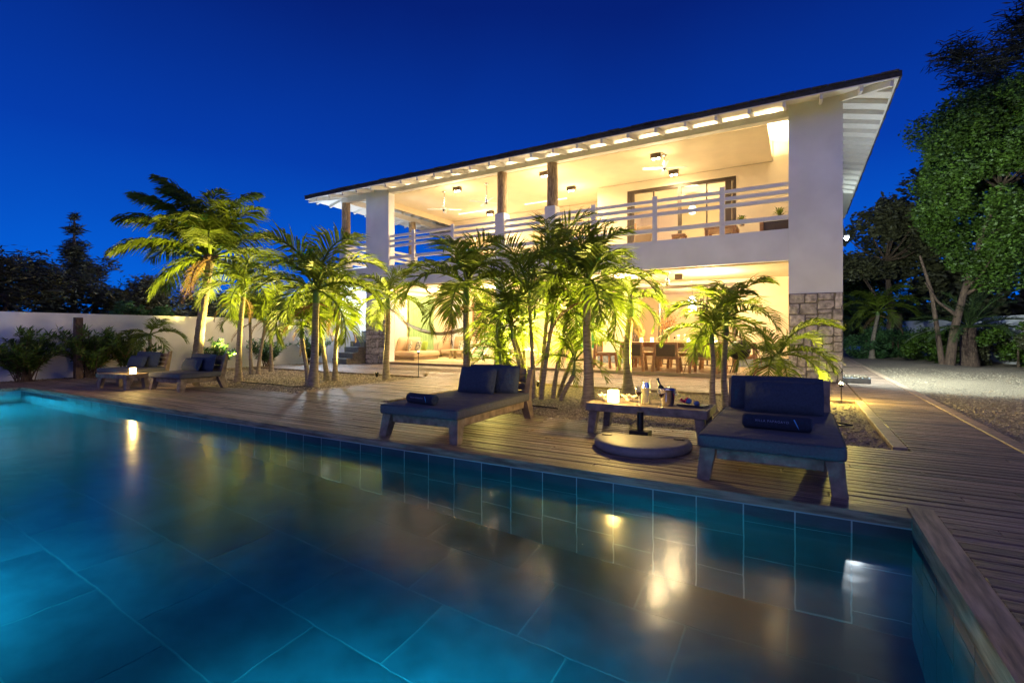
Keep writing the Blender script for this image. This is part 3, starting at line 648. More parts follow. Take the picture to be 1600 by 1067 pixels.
for nm, lc, rz, lb in (('lounge_chair', (-10.55, 4.88, 0), R(3), 'low lounge chair with navy cushions, right of the candle table'), ('lounge_chair', (-12.78, 4.90, 0), R(8), 'low lounge chair with navy cushions, farthest left beside the big shrub')):
    c_ = daybed(nm, lc, rz, lb, 1.04, .92, False, 'lounge chair')
    cushion(c_, .86, .36, .16, 0, .74, .51, -14); cushion(c_, .62, .28, .16, -.08, .58, .47, -22)
M['jarglass'] = mat('jar_glass', (.80,.74,.42), .08, trans=.6)
def low_table(loc, rz, label, L_, W_, H_):
    t = thing('low_table', loc, label, 'table', None, rz); P = lambda n, b: part(n, b, 'greyteak', t, world=False)
    nb_ = 6
    for i in range(nb_):
        y = -W_/2+.03+i*(W_-.06)/nb_; P('board', B().rbox(-L_/2+.03,L_/2-.03,y+.003,y+(W_-.06)/nb_-.003,H_-.03,H_,.004,1))
    for y in (-W_/2, W_/2-.029): P('rail', B().rbox(-L_/2,L_/2,y,y+.029,H_-.085,H_+.001,.004,1))
    for x in (-L_/2, L_/2-.029): P('rail', B().rbox(x,x+.029,-W_/2+.03,W_/2-.03,H_-.085,H_+.001,.004,1))
    for sx_ in (-1, 1):
        for sy in (-1, 1): P('leg', B().frus((sx_*(L_/2-.055),sy*(W_/2-.045),0),(sx_*(L_/2-.085),sy*(W_/2-.07),H_-.032),.035,.035,.05,.038))
    return t
TZ = .335
low_table((-1.42, 5.47, 0), 0, 'weathered teak low table with candle, glasses and ice bucket between the two daybeds', 1.27, .60, TZ)
low_table((-11.78, 4.72, 0), R(12), 'small weathered low table with a candle in front of the lounge chairs', .86, .46, .30)
def candle(loc, label, r_=.05, h=.11, en=9):
    t = thing('candle_lantern', loc, label, 'candle'); x, y, z = loc
    part('glass', B().lathe([(.001,z+.001),(r_,z+.002),(r_,z+h),(r_-.004,z+h),(r_-.004,z+.008),(.001,z+.008)], (x,y), 20), 'frost', t, True)
    part('wax', B().lathe([(.001,z+.009),(r_*.7,z+.009),(r_*.7,z+h*.55),(.001,z+h*.55)], (x,y), 14), 'candle', t, True)
    part('flame', B().lathe([(.001,z+h*.57),(.010,z+h*.68),(.001,z+h*.95)], (x,y), 10), 'flame', t, True)
    lamp('POINT', (x,y,z+h+.05), en, (1,.66,.18), .04, parent=t)
M['frost'] = mat('frosted_glass', (1,.9,.7), .4, trans=.6, emit=(1,.72,.28), estr=2.5); M['flame'] = emat('flame', (1,.8,.4), 40)
candle((-1.80, 5.36, TZ), 'glowing candle lantern between white shells on the low table', .062, .13, 30)
candle((-11.42, 4.74, .30), 'glowing candle on the small table by the lounge chairs', .055, .12, 15)
def coral(x, y, z, s, label, seed):
    rd = random.Random(seed); b = B(); b.lathe([(.001,z+.0),(.04*s,z+.01*s),(.05*s,z+.04*s),(.03*s,z+.07*s),(.001,z+.08*s)], (x,y), 10)
    for k in range(8):
        a = rd.uniform(0,6.28); q = rd.uniform(.3,1); b.tube([(x,y,z+.04*s),(x+.05*s*math.cos(a),y+.05*s*math.sin(a),z+.04*s+.02*q*s),(x+.10*s*math.cos(a),y+.09*s*math.sin(a),z+.015+.09*q*s)], [.02*s,.015*s,.002], 6)
    solo('conch_shell', b, 'shell', label, 'shell', 'white shells on the low table', True)
M['shell'] = mat('shell', (.75,.66,.50), .5, .15, 20, transl=.3)
coral(-1.93, 5.46, TZ, .95, 'spiky white shell left of the candle lantern', 2); coral(-1.66, 5.50, TZ, 1.0, 'spiky white shell between the candle lantern and glass jar', 5)
t = thing('water_carafe', (-1.45, 5.42, TZ), 'tall square glass carafe with steel lid behind the first wine glass', 'carafe')
part('glass', B().rbox(-1.495,-1.405,5.375,5.465,TZ,TZ+.17,.012,2), 'jarglass', t, True); part('lid', B().lathe([(.001,TZ+.235),(.036,TZ+.235),(.042,TZ+.175),(.001,TZ+.172)], (-1.45,5.42), 18), 'steel', t, True)
def wine_glass(x, y, z, label):
    t = thing('wine_glass', (x, y, z), label, 'wine glass')
    part('base', B().lathe([(.001,z+.004),(.034,z+.003),(.034,z),(.001,z)], (x,y), 20), 'glass', t, True)
    part('stem', B().tube([(x,y,z+.004),(x,y,z+.095)], .004, 8), 'glass', t, True)
    part('bowl', B().lathe([(.004,z+.095),(.026,z+.115),(.038,z+.145),(.036,z+.175),(.030,z+.20),(.0285,z+.20),(.0345,z+.175),(.036,z+.145),(.024,z+.118),(.001,z+.10)], (x,y), 20), 'glass', t, True)
    part('wine', B().lathe([(.001,z+.101),(.023,z+.119),(.0345,z+.143),(.001,z+.143)], (x,y), 16), 'wine', t, True)
M['wine'] = mat('red_wine', (.05,.01,.01), .1)
wine_glass(-1.49, 5.27, TZ, 'wine glass in front of the square carafe'); wine_glass(-1.245, 5.22, TZ, 'wine glass in front of the ice bucket')
t = thing('ice_bucket', (-1.22, 5.40, TZ), 'polished steel ice bucket holding a dark bottle', 'ice bucket'); x, y, z = -1.22, 5.40, TZ
part('bucket', B().lathe([(.001,z+.002),(.062,z+.002),(.070,z+.03),(.084,z+.165),(.090,z+.172),(.088,z+.178),(.080,z+.170),(.066,z+.03),(.001,z+.02)], (x,y), 28), 'steel', t, True)
for s in (-1, 1): part('handle', B().tube([(x+s*.082,y,z+.135),(x+s*.105,y,z+.15),(x+s*.108,y,z+.125),(x+s*.082,y,z+.115)], .006, 8), 'steel', t, True)
T_ = Matrix.Translation((x-.02,y,z+.05)) @ Matrix.Rotation(R(-20),4,'Y')
solo('wine_bottle', B().lathe([(.001,0),(.036,.0),(.038,.12),(.030,.15),(.014,.175),(.013,.235),(.015,.236),(.015,.25),(.001,.25)], n=18).move(T_), 'darkglass', 'dark bottle leaning in the ice bucket', 'bottle', smooth=True)
t = thing('tray', (-.99, 5.47, TZ), 'dark flat tray with flowers on the right end of the low table', 'tray')
part('dish', B().rbox(-1.12,-.83,5.40,5.56,TZ+.004,TZ+.018,.006,1).move(Matrix.Translation((-.975,5.48,0)) @ Matrix.Rotation(R(-14),4,'Z') @ Matrix.Translation((.975,-5.48,0))), 'slate', t)
def flower(x, y, z, r_, m_, label, seed):
    rd = random.Random(seed); t = thing('flower', (x,y,z), label, 'flower')
    for k in range(9):
        a = k*2.4+rd.uniform(-.2,.2); e = rd.uniform(.15,1.1); c_, s_ = math.cos(a), math.sin(a)
        d = Vector((c_*math.cos(e), s_*math.cos(e), math.sin(e))); sd_ = Vector((-s_, c_, 0)); p0 = Vector((x,y,z+.01))
        part('petal', B().add([p0, p0+d*r_*.55+sd_*r_*.3, p0+d*r_+sd_*.06*r_, p0+d*r_*.95-sd_*.12*r_, p0+d*r_*.55-sd_*r_*.3], [(0,1,2,3,4)]), m_, t)
flower(-1.06, 5.475, TZ+.018, .075, 'pink', 'bright pink blossom on the dark tray', 1)
b = B()
for k in range(9): b.pillow(.05, .05, .035, Matrix.Translation((-.985+.05*math.cos(k*2.1), 5.455+.025*math.sin(k*3.3), TZ+.035+.012*(k%3))) @ Matrix.Rotation(k,4,'Z') @ Matrix.Rotation(.7*k,4,'X'), 5)
solo('folded_cloth', b, 'blueflower', 'crumpled blue cloth beside the pink blossom on the tray', 'cloth', smooth=True)
# parasol foot: half moon weight with post
t = thing('parasol_foot', (-1.33, 4.83, 0), 'grey half moon parasol base with black post beneath the low table', 'parasol base')
pl = []
for k in range(25): a = math.pi+math.pi*k/24; pl.append((math.cos(a)*.46, math.sin(a)*.52))
pl += [(.44,.10),(.34,.17),(.2,.11),(.0,.08),(-.2,.11),(-.34,.17),(-.44,.10)]
rot = Matrix.Rotation(R(10),4,'Z')
vs = []; fs = []; n = len(pl); lv_ = ((0,.96),(.02,1.),(.055,1.),(.08,.965),(.09,.90),(.092,.6),(.092,.2))
for z, k_ in lv_: vs += [rot @ Vector((p*k_, q*k_, z)) for p, q in pl]
for i in range(len(lv_)-1): fs += [(i*n+k, i*n+(k+1)%n, (i+1)*n+(k+1)%n, (i+1)*n+k) for k in range(n)]
fs += [tuple(range(n-1,-1,-1)), tuple((len(lv_)-1)*n+k for k in range(n))]
part('weight', B().add(vs, fs), 'plaster', t, True, world=False)
for sx_ in (-.34, .34):
    q = rot @ Vector((sx_, -.02+.0, .0)); part('grip', B().rbox(q.x-.05,q.x+.05,q.y-.02,q.y+.02,.090,.099,.006,1), 'blackmetal', t, world=False)
part('foot_plate', B().box(-.19,.0,.20,.36,.001,.10), 'blackmetal', t, world=False)
part('post', B().tube([(-.10,.29,.10),(-.10,.29,.29)], .033, 16), 'blackmetal', t, True, world=False)
# garden lights
def spike(x, y, z, label, en, glow=True):
    t = thing('garden_light', (x, y, 0), label, 'garden light')
    part('spike', B().tube([(x,y,-.05),(x,y,z-.03)], .008, 6), 'blackmetal', t, True)
    part('head', B().lathe([(.03,z-.035),(.034,z+.0),(.028,z+.012)], (x,y), 12), 'blackmetal', t, True)
    part('bulb', B().lathe([(.001,z+.042),(.018,z+.035),(.026,z+.015),(.02,z-.002),(.001,z-.008)], (x,y), 12), 'spotb' if glow else 'candle', t, True)
    lamp('POINT', (x,y,z+.07), en*.75, SPOT, .03, parent=t)
spike(.58, 9.66, .27, 'small spike light glaring yellow behind the right daybed', 95)
spike(-5.62, 8.9, .36, 'small spike light glaring among the palms behind the left daybed', 95)
spike(-8.38, 9.72, .62, 'thin dim path light on a tall stake at the corner of the left bed', 4, False)
def upl(x, y, en, label, d=(0,.12,1), ang=110):
    t = thing('ground_spotlight', (x, y, 0), label, 'garden light'); z = .06
    part('body', B().lathe([(.03,z-.06),(.045,z),(.045,z+.05),(.038,z+.05)], (x,y), 12), 'blackmetal', t, True); part('lens', B().lathe([(.001,z+.046),(.038,z+.045)], (x,y), 12), 'candle', t)
    lamp('SPOT', (x,y,z+.09), en*4.2, SPOT, .04, d, ang, t)
upl(-14.75, 8.9, 520, 'ground spotlight at the foot of the tall coconut palm', (-.22,-.25,1), 80)
upl(-11.0, 8.6, 330, 'ground spotlight between the slim palms of the left bed', (-.1,-.5,1), 105)
upl(-9.3, 9.2, 330, 'ground spotlight behind the thick palm of the left bed', (0,-.6,1), 105)
upl(-4.7, 9.2, 560, 'ground spotlight behind the clump of cane palms', (.25,-.55,1), 105)
upl(-2.1, 9.4, 340, 'ground spotlight behind the palms near the low table', (0,-.6,1), 105)
t = thing('pebble_planter', (1.05, 13.4, 0), 'low dark planter box filled with white pebbles beside the stone column', 'planter')
part('box', B().box(.84,1.34,13.28,13.9,.002,.115), 'greystep', t)
for k in range(90):
    a_, b2_ = random.uniform(.87,1.31), random.uniform(13.31,13.87)
    if k == 0: pm = mesh(B().pillow(.045,.03,.035,n=3), 'pebble', 'palepebble')
    inst('pebble', pm, t, (a_-1.05, b2_-13.4, .12+random.uniform(0,.012)), (random.random()*3,random.random()*3,random.random()*3), (1.2,1.2,1.2))

# ------------------------------------------------------------------ dining set
def dining_chair(x, y, rz, label):
    t = thing('dining_chair', (x, y, .08), label, 'chair', 'teak chairs around the dining table', rz); P = lambda n, b, m_='teak', s=False: part(n, b, m_, t, s, world=False)
    for s in (-1, 1):          # backrest at -y
        P('leg', B().frus((s*.33,-.27,0),(s*.27,-.22,.78),.035,.035,.03,.03)); P('leg', B().frus((s*.31,.24,0),(s*.28,.20,.40),.035,.035,.03,.03))
        P('side_rail', B().box(s*.28-.02,s*.28+.02,-.2,.18,.36,.42))
    P('rail', B().box(-.26,.26,-.25,-.21,.34,.41)); P('rail', B().box(-.26,.26,.17,.21,.36,.41)); P('top_rail', B().box(-.245,.245,-.245,-.20,.735,.785))
    P('seat', B().rbox(-.27,.27,-.19,.25,.41,.47,.02,2), 'beige', True); P('backrest', B().rbox(-.245,.245,-.25,-.21,.42,.73,.012,2), 'chairback', True)
M['chairback'] = mat('taupe_sling', (.12,.085,.05), .9, .15, 60, bump=.3, bscale=300)
for i, (x, y, rz, lb) in enumerate(((-4.00,13.62,.05,'teak dining chair nearest the white wall on the pool side of the table'), (-3.07,13.60,0,'middle teak dining chair with its back to the pool'), (-2.12,13.62,-.08,'teak dining chair nearest the barbecue on the pool side'),
        (-5.05,14.35,-1.57,'teak dining chair at the left head of the table'), (-1.25,14.4,1.57,'teak dining chair at the head of the table behind the barbecue'), (-4.0,15.15,3.14,'far side teak dining chair at the left end'),
        (-3.05,15.15,3.14,'far side teak dining chair behind the flower vase'), (-2.15,15.15,3.14,'far side teak dining chair at the right end'))): dining_chair(x, y, rz, lb)
t = thing('dining_table', (-3.15, 14.35, .08), 'long teak dining table set with glasses and candles under the veranda', 'table')
for i in range(8): y = 13.86+i*.125; part('board', B().box(-4.6,-1.7,y,y+.12,.82,.86), 'teak', t)
part('apron', B().box(-4.45,-1.85,13.95,13.99,.72,.819), 'teak', t); part('apron', B().box(-4.45,-1.85,14.71,14.75,.72,.819), 'teak', t)
for x in (-4.35,-1.95):
    for y in (14.04,14.66): part('leg', B().frus((x,y,.08),(x,y,.819),.05,.05,.06,.06), 'teak', t)
D = .86
for x, y, lb in ((-3.92,14.15,'left candle jar on the dining table'), (-3.66,14.3,'candle jar left of the flower vase on the dining table'), (-2.64,14.2,'candle jar right of the flower vase on the dining table'), (-1.95,14.3,'candle jar at the right end of the dining table')):
    candle((x, y, D), lb, .045, .12, 5)
for i, (x, y) in enumerate(((-4.40,14.05),(-4.22,14.5),(-2.98,14.05),(-2.42,14.4),(-2.2,14.02),(-2.3,14.6))):
    wine_glass(x, y, D, ('empty wine glass at the left end of the dining table','wine glass at the far left of the dining table','wine glass below the flower vase','wine glass right of the third candle jar','wine glass by the right end of the dining table','far side wine glass near the right end')[i])
t = thing('flower_vase', (-3.26, 14.35, D), 'glass vase with tall dried branches and blossoms on the dining table', 'vase')
part('vase', B().lathe([(.001,D),(.07,D),(.09,D+.12),(.065,D+.25),(.08,D+.30)], (-3.26,14.35), 18), 'jarglass', t, True)
rd = random.Random(4); b = B(); bl = B()
for k in range(26):
    a = rd.uniform(0,6.28); q = rd.uniform(.15,.45); h = rd.uniform(.55,.95); p = [Vector((-3.26,14.35,D+.1)), Vector((-3.26+q*.35*math.cos(a),14.35+q*.35*math.sin(a),D+h*.5)), Vector((-3.26+q*math.cos(a),14.35+q*math.sin(a),D+h))]
    b.tube(p, [.005,.004,.002], 4)
    for j in range(9):
        c_ = p[1].lerp(p[2], rd.random())+Vector((rd.uniform(-.05,.05),)*3); u_ = Vector((rd.uniform(-1,1),rd.uniform(-1,1),rd.uniform(-1,1))).normalized()*.03; v_ = u_.orthogonal().normalized()*.02
        bl.add([c_-u_, c_+v_, c_+u_, c_-v_], [(0,1,2,3)])
part('branches', b, 'bark', t); part('blossoms', bl, mat('dried_blossom', (.45,.22,.08), .8, .3, 9, transl=.4, objvar=.4), t, kind='stuff')
t = thing('kettle_barbecue', (-1.33, 13.75, .08), 'black round kettle barbecue on thin legs right of the dining table', 'barbecue'); x, y = -1.33, 13.78
part('bowl', B().lathe([(.001,.42),(.12,.44),(.22,.52),(.265,.63),(.27,.66)], (x,y), 24), 'blackmetal', t, True); part('lid', B().lathe([(.275,.665),(.26,.76),(.19,.87),(.09,.93),(.001,.94)], (x,y), 24), 'blackmetal', t, True)
part('handle', B().tube([(x-.06,y-.03,.94),(x-.05,y-.04,.98),(x+.05,y-.04,.98),(x+.06,y-.03,.94)], .01, 6), 'blackmetal', t)
for a in (.4, 2.5, 4.6): part('leg', B().tube([(x+.14*math.cos(a),y+.14*math.sin(a),.46),(x+.30*math.cos(a),y+.30*math.sin(a),.08)], .010, 6), 'blackmetal', t)
# ------------------------------------------------------------------ lounge corner
def sofa(name, x0, x1, y0, y1, face, label):
    t = thing(name, ((x0+x1)/2, (y0+y1)/2, .08), label, 'sofa'); P = lambda n, b, m_='beige': part(n, b, m_, t, True)
    P('base', B().rbox(x0+.06,x1-.06,y0+.06,y1-.06,.08,.20,.05,3), 'sofabase'); P('seat', B().rbox(x0,x1,y0,y1,.19,.42,.10,5))
    return t, P
M['sofabase'] = mat('brown_fabric', (.22,.15,.09), .95)
t, P = sofa('sofa', -13.7,-12.45,14.2,15.8,'x','deep beige sofa piece nearest the left column with patterned cushions')
Rz = lambda a: Matrix.Rotation(R(a),4,'Z'); Rx = lambda a: Matrix.Rotation(R(a),4,'X'); TT = lambda *a: Matrix.Translation(a)
P('back_cushion', B().pillow(.75,.62,.22, TT(-13.45,14.6,.66) @ Rz(-75) @ Rx(-16), 12)); P('back_cushion', B().pillow(.85,.62,.24, TT(-13.5,15.35,.66) @ Rz(-90) @ Rx(-14), 12))
for i, (x, y, rz, m_, lb, s) in enumerate(((-13.15,14.75,-50,'pattern','patterned cushion leaning at the left end of the near sofa',.42),(-12.95,15.0,-25,'pattern','zigzag cushion in the middle of the near sofa',.42),(-13.0,15.45,-20,'greenpill','lime green cushion on the near sofa',.40))):
    solo('throw_cushion', B().pillow(s,s,.14, TT(x,y,.60) @ Rz(rz) @ Rx(-15), 12), m_, lb, 'cushion', smooth=True)
t, P = sofa('sofa', -13.4,-11.9,16.9,18.0,'y','beige sofa piece in the far corner of the lounge')
P('back_cushion', B().pillow(1.2,.60,.24, TT(-12.75,17.85,.68) @ Rx(-12), 12)); P('armrest', B().pillow(.9,.5,.3, TT(-13.45,17.3,.55) @ Rz(-90) @ Rx(-10), 10))
solo('throw_cushion', B().pillow(.78,.38,.15, TT(-12.45,17.5,.60) @ Rx(-18), 12), 'pattern', 'long zigzag cushion on the far sofa', 'cushion', smooth=True)
t = thing('coffee_table', (-11.72,16.0,.08), 'pale round-edged wooden stool table in front of the sofas', 'table')
part('top', B().rbox(-12.15,-11.3,15.75,16.25,.40,.46,.02,2), 'palewood', t, True)
for x in (-12.0,-11.45):
    for y in (15.85,16.15): part('leg', B().frus((x*1.0+(.04 if x>-11.7 else -.04),y,.08),(x,y,.399),.035,.035,.045,.045), 'palewood', t)
solo('white_mug', B().lathe([(.001,.461),(.05,.461),(.055,.56),(.05,.56),(.045,.47),(.001,.47)], (-11.55,15.95), 16), 'white', 'small white cup on the pale coffee table', 'cup', smooth=True)
solo('area_rug', B().rbox(-13.2,-9.6,14.0,17.4,.081,.094,.004,1), 'rug', 'pale woven rug under the lounge furniture', 'rug')
t = thing('deck_chair', (-11.0,16.5,.08), 'green striped folding deck chair facing the sofas', 'deck chair'); 
for y_, x_ in ((0,-.33),(0,.33)):
    part('frame', B().beam((-11.0+x_,16.0,.10),(-10.85+x_,17.1,1.15),.04,.05), 'whitewood', t); part('leg', B().beam((-11.0+x_*1.0,16.75,.10),(-11.0+x_,16.1,.50),.035,.04), 'whitewood', t)
for k in range(15):
    f0, f1 = k/15, (k+.9)/15; g_ = lambda f: (16.02+1.05*f, .14+1.0*f-.16*math.sin(math.pi*f))
    a, c_ = g_(f0), g_(f1); part('strap', B().add([(-11.3+.15*f0,a[0],a[1]),(-10.7+.15*f0,a[0],a[1]),(-10.7+.15*f1,c_[0],c_[1]),(-11.3+.15*f1,c_[0],c_[1])],[(0,1,2,3)]), 'strapg' if k % 3 else 'strapw', t)
t = thing('hammock', (-11.4,14.0,1.2), 'grey striped hammock slung across the lounge from column to post', 'hammock')
A_, C_ = Vector((XL1,13.42,1.98)), Vector((-8.33,13.55,2.05)); nseg = 36; v = []; f = []
def hp(s): return A_.lerp(C_, s)+Vector((0,0,-.98*(1-(2*s-1)**2)**.9*1.0))
for i in range(nseg+1):
    s = .10+.80*i/nseg; p = hp(s); wd = .30*math.sin(math.pi*i/nseg)**.6+.02
    for j in range(7): a = (j/6-.5)*2; v.append((p.x, p.y+a*wd, p.z+.10*a*a*math.sin(math.pi*i/nseg)))
for i in range(nseg):
    for j in range(6): a = i*7+j; f.append((a,a+1,a+8,a+7))
part('cloth', B().add(v, f), 'hama', t, True)
for j in range(7):
    a = (j/6-.5)*2; part('cord', B().tube([A_, hp(.10)+Vector((0,a*.02,0))], .006, 4), 'hama', t); part('cord', B().tube([C_, hp(.90)+Vector((0,a*.02,0))], .006, 4), 'hama', t)
# balcony furniture
t = thing('balcony_chair', (-3.9,14.6,3.15), 'brown wooden lounge chair with dark cushion on the balcony', 'chair')
for x in (-4.12,-3.55): part('frame', B().beam((x,14.2,3.2),(x-.25,15.1,4.45),.05,.08), 'teak', t); part('leg', B().frus((x+.1,14.3,3.152),(x+.05,14.3,3.6),.03,.03,.03,.03), 'teak', t)
part('cushion', B().pillow(.55,.95,.14, TT(-4.0,14.62,3.95) @ Rx(-38) , 12), 'sofabase', t, True); part('seat', B().rbox(-4.1,-3.5,14.0,14.6,3.48,3.60,.03,2), 'sofabase', t, True)
def btable(x0, x1, y0, y1, zt, label):
    t = thing('balcony_table', ((x0+x1)/2,(y0+y1)/2,3.15), label, 'table'); part('top', B().rbox(x0,x1,y0,y1,zt-.07,zt,.01,1), 'teak', t)
    for x in (x0+.05, x1-.05):
        for y in (y0+.05, y1-.05): part('leg', B().frus((x,y,3.152),(x,y,zt-.071),.04,.04,.04,.04), 'teak', t)
btable(-2.25,-1.45,14.3,15.1,3.98,'low square wooden table in the middle of the balcony'); btable(-3.1,-2.75,14.2,14.6,3.86,'small wooden stool table beside the balcony chair')
t = thing('balcony_planter', (-.6,14.5,3.15), 'dark planter box with wooden end by the right wall of the balcony', 'planter'); part('box', B().rbox(-.80,.1,14.3,14.8,3.152,4.02,.01,1), 'bronze', t); part('end_frame', B().box(-.90,-.81,14.28,14.82,3.152,4.04), 'teak', t)
t = thing('sofa_upstairs', (-11.2,15.4,3.15), 'dark armchair behind the railing in the left bay of the balcony', 'armchair'); part('seat', B().rbox(-11.6,-10.5,15.1,15.9,3.152,3.75,.08,3), 'sofabase', t, True); part('back', B().rbox(-11.6,-10.5,15.7,15.95,3.5,4.2,.07,3), 'sofabase', t, True)
solo('framed_screen', B().box(-9.3,-8.3,21.7,21.79,4.4,5.1), 'art', 'dark screen on the inner wall behind the balcony', 'screen')
solo('framed_picture', B().box(-3.4,-2.4,21.70,21.79,1.3,2.2), 'palewood', 'pale picture on the inner wall behind the dining table', 'picture')

# ------------------------------------------------------------------ palms
def frond_mesh(el, seed, nL=34, droop=85, lw=.030, ll=.34, vee=.25, petiole=.16, hang=.5, name='frond'):
    rd = random.Random(seed); b = B(); p = Vector((0,0,0)); pts = [p.copy()]; tg = []; S = 30
    for i in range(S):
        a = R(el-droop*((i+1)/S)**1.35); d = Vector((math.cos(a), .05*math.sin(seed+i*.12), math.sin(a))).normalized(); p = p+d/S; pts.append(p.copy()); tg.append(d)
    tg.append(tg[-1])
    b.tube(pts[::3], [.016*(1-.8*i/10)+.002 for i in range(len(pts[::3]))], 5)
    for k in range(nL):
        s = petiole+(1-petiole)*(k+.5)/nL; q = s*S; i = min(int(q), S-1); o = pts[i].lerp(pts[i+1], q-i); t_ = tg[i]; side = Vector((0,1,0)); up = t_.cross(side)*-1
        if up.z < 0 and abs(t_.z) < .98: up = -up
        u = (s-petiole)/(1-petiole); L_ = ll*(math.sin(math.pi*(.16+.80*u))**.75)*rd.uniform(.88,1.08)
        for sg in (-1, 1):
            sw = R(62-38*u+rd.uniform(-7,7)); d = (t_*math.cos(sw)+side*sg*math.sin(sw)+up*(vee+rd.uniform(-.16,.16))).normalized()
            m_ = o+d*L_*.5; d2 = (d+Vector((0,0,-hang*rd.uniform(.5,1.4)))).normalized(); e_ = m_+d2*L_*.52; w_ = (t_*.9+up*rd.uniform(-.3,.3)).normalized()*lw*.5
            b.add([o-w_*.5, o+w_*.5, m_+w_, m_-w_, e_], [(0,1,2,3),(3,2,4)])
    return mesh(b, name, None)
LIB = {}
def fronds(kind):
    if kind in LIB: return LIB[kind]
    cfg = {'manila': dict(nL=42, droop=100, lw=.031, ll=.44, hang=.6, m='frond'), 'areca': dict(nL=34, droop=80, lw=.026, ll=.36, hang=.35, m='frond'),
           'coco': dict(nL=64, droop=66, lw=.024, ll=.36, hang=.8, m='frond', vee=.0), 'date': dict(nL=36, droop=55, lw=.018, ll=.22, hang=.15, m='frondd'), 'dark': dict(nL=34, droop=70, lw=.028, ll=.32, hang=.5, m='frondd')}[kind]
    m_ = cfg.pop('m'); o = {}
    for el in (85, 68, 50, 30, 10, -12):
        L = []
        for q in range(3):
            me = frond_mesh(el, 10*q+el, **cfg); me.materials.append(M[m_]); L.append(me)
        o[el] = L
    LIB[kind] = o; return o
def add_crown(t, top, L_, n, kind, seed, els=None, az=None, wind=.0):
    n = int(n*.9) if kind == 'manila' else n
    rd = random.Random(seed); lib = fronds(kind); els = els or (85,68,68,50,50,30,30,10,10,-12)
    for k in range(n):
        f_ = k/(max(1,n-1)); el = els[min(len(els)-1, int(f_*len(els)))]
        a = (az(k, rd) if az else k*2.39996+rd.uniform(-.3,.3)); s = L_*rd.uniform(.85,1.1)*(1 if el > 0 else .9)
        inst('frond', rd.choice(lib[el]), t, top, (rd.uniform(-.12,.12), rd.uniform(-.08,.08), a), (s, s, s))
def palm(x, y, zt, r_, L_, n, label, seed, lean=(0,0), kind='manila', shaft=.35, group='palm trees around the deck', els=None, az=None, trunkm='trunk', name='palm_tree', flare=1.7):
    t = thing(name, (x, y, 0), label, 'palm tree', group); dx, dy = lean; pts = []; rr = []
    for i in range(41):
        s = i/40; pts.append((x+dx*s**1.4+.02*math.sin(s*5+seed), y+dy*s**1.4, -.05+(zt+.05)*s)); rr.append(r_*(1+(flare-1)*math.exp(-s*9))*(1-.25*s)*(1+.06*(i % 3 == 0)))
    part('trunk', B().tube(pts, rr, 10), trunkm, t, True)
    tp = Vector(pts[-1]); 
    if shaft: part('crownshaft', B().tube([tp, tp+Vector((0,0,shaft*.5)), tp+Vector((0,0,shaft))], [r_*.95, r_*.85, r_*.35], 10), 'shaft', t, True)
    top = tp+Vector((0,0,shaft*.8))-Vector((x,y,0)); add_crown(t, tuple(top), L_, n, kind, seed, els, az)
    if kind in ('manila', 'coco'):
        if 'dead' not in LIB:
            LIB['dead'] = frond_mesh(-18, 5, nL=26, droop=62, lw=.018, ll=.20, hang=1.1); LIB['dead'].materials.append(M['deadfrond'])
        for k in range(1+seed % 2): inst('frond', LIB['dead'], t, (top.x, top.y, top.z-shaft*.75), (.2, 0, seed*1.3+k*2.2), (L_*.8,)*3)
    return t
# left bed
palm(-11.29,6.79,1.95,.065,1.15,13,'slim palm nearest the pool in the left bed',21,(.02,.1))
palm(-13.15,8.29,1.35,.045,.95,10,'leaning thin palm leftmost of the trio at the back of the left bed',22,(-.25,.1)); palm(-13.0,8.40,1.45,.045,.95,10,'thin palm in the middle of the trio at the back of the left bed',23,(.15,.1)); palm(-13.6,9.2,1.5,.05,1.0,10,'thin palm at the right of the trio at the back of the left bed',24,(-.15,0))
palm(-8.94,7.0,1.75,.085,1.65,17,'thick dark palm with the widest crown in the left bed',25,(.0,.1),els=(85,85,68,68,50,50,30,30,10,10,-12,-12)); palm(-9.26,7.12,1.0,.05,.85,10,'small palm leaning against the thick palm of the left bed',26,(-.25,.05))
palm(-9.92,8.15,1.50,.055,1.1,11,'slender palm behind the thick palm, leaning left',27,(-.25,0)); palm(-9.70,8.23,1.60,.055,1.1,11,'slender palm behind the thick palm, standing straight',28,(.1,0)); palm(-8.78,9.01,1.70,.07,1.1,12,'pale trunked palm beside the path light in front of the left column',29,(.03,0))
# palms by the daybeds
palm(-5.59,7.85,1.65,.075,1.5,15,'broad palm rising behind the cushions of the left daybed',31,(-.03,.1),shaft=.5,els=(85,68,68,50,50,30,30,10,10,-12))
palm(-2.90,7.37,1.62,.080,1.28,17,'dark trunked palm just behind the left end of the low table',32,(0,.05)); palm(-2.70,8.80,1.40,.075,.85,11,'short pale palm behind the candle lantern',33,(.05,0),flare=2.2)
palm(-.97,8.09,1.12,.045,.95,12,'slim palm rising behind the right end of the low table',34,(-.02,.05),shaft=.25); palm(-1.08,7.74,.95,.04,.85,10,'thin palm in front of its twin at the right end of the low table',35,(-.05,0),shaft=.2)
palm(-.30,9.25,.62,.04,.98,13,'young low palm with yellow lit fronds by the stone column',36,(0,0),shaft=.15,els=(68,50,50,30,30,10,10,-12))
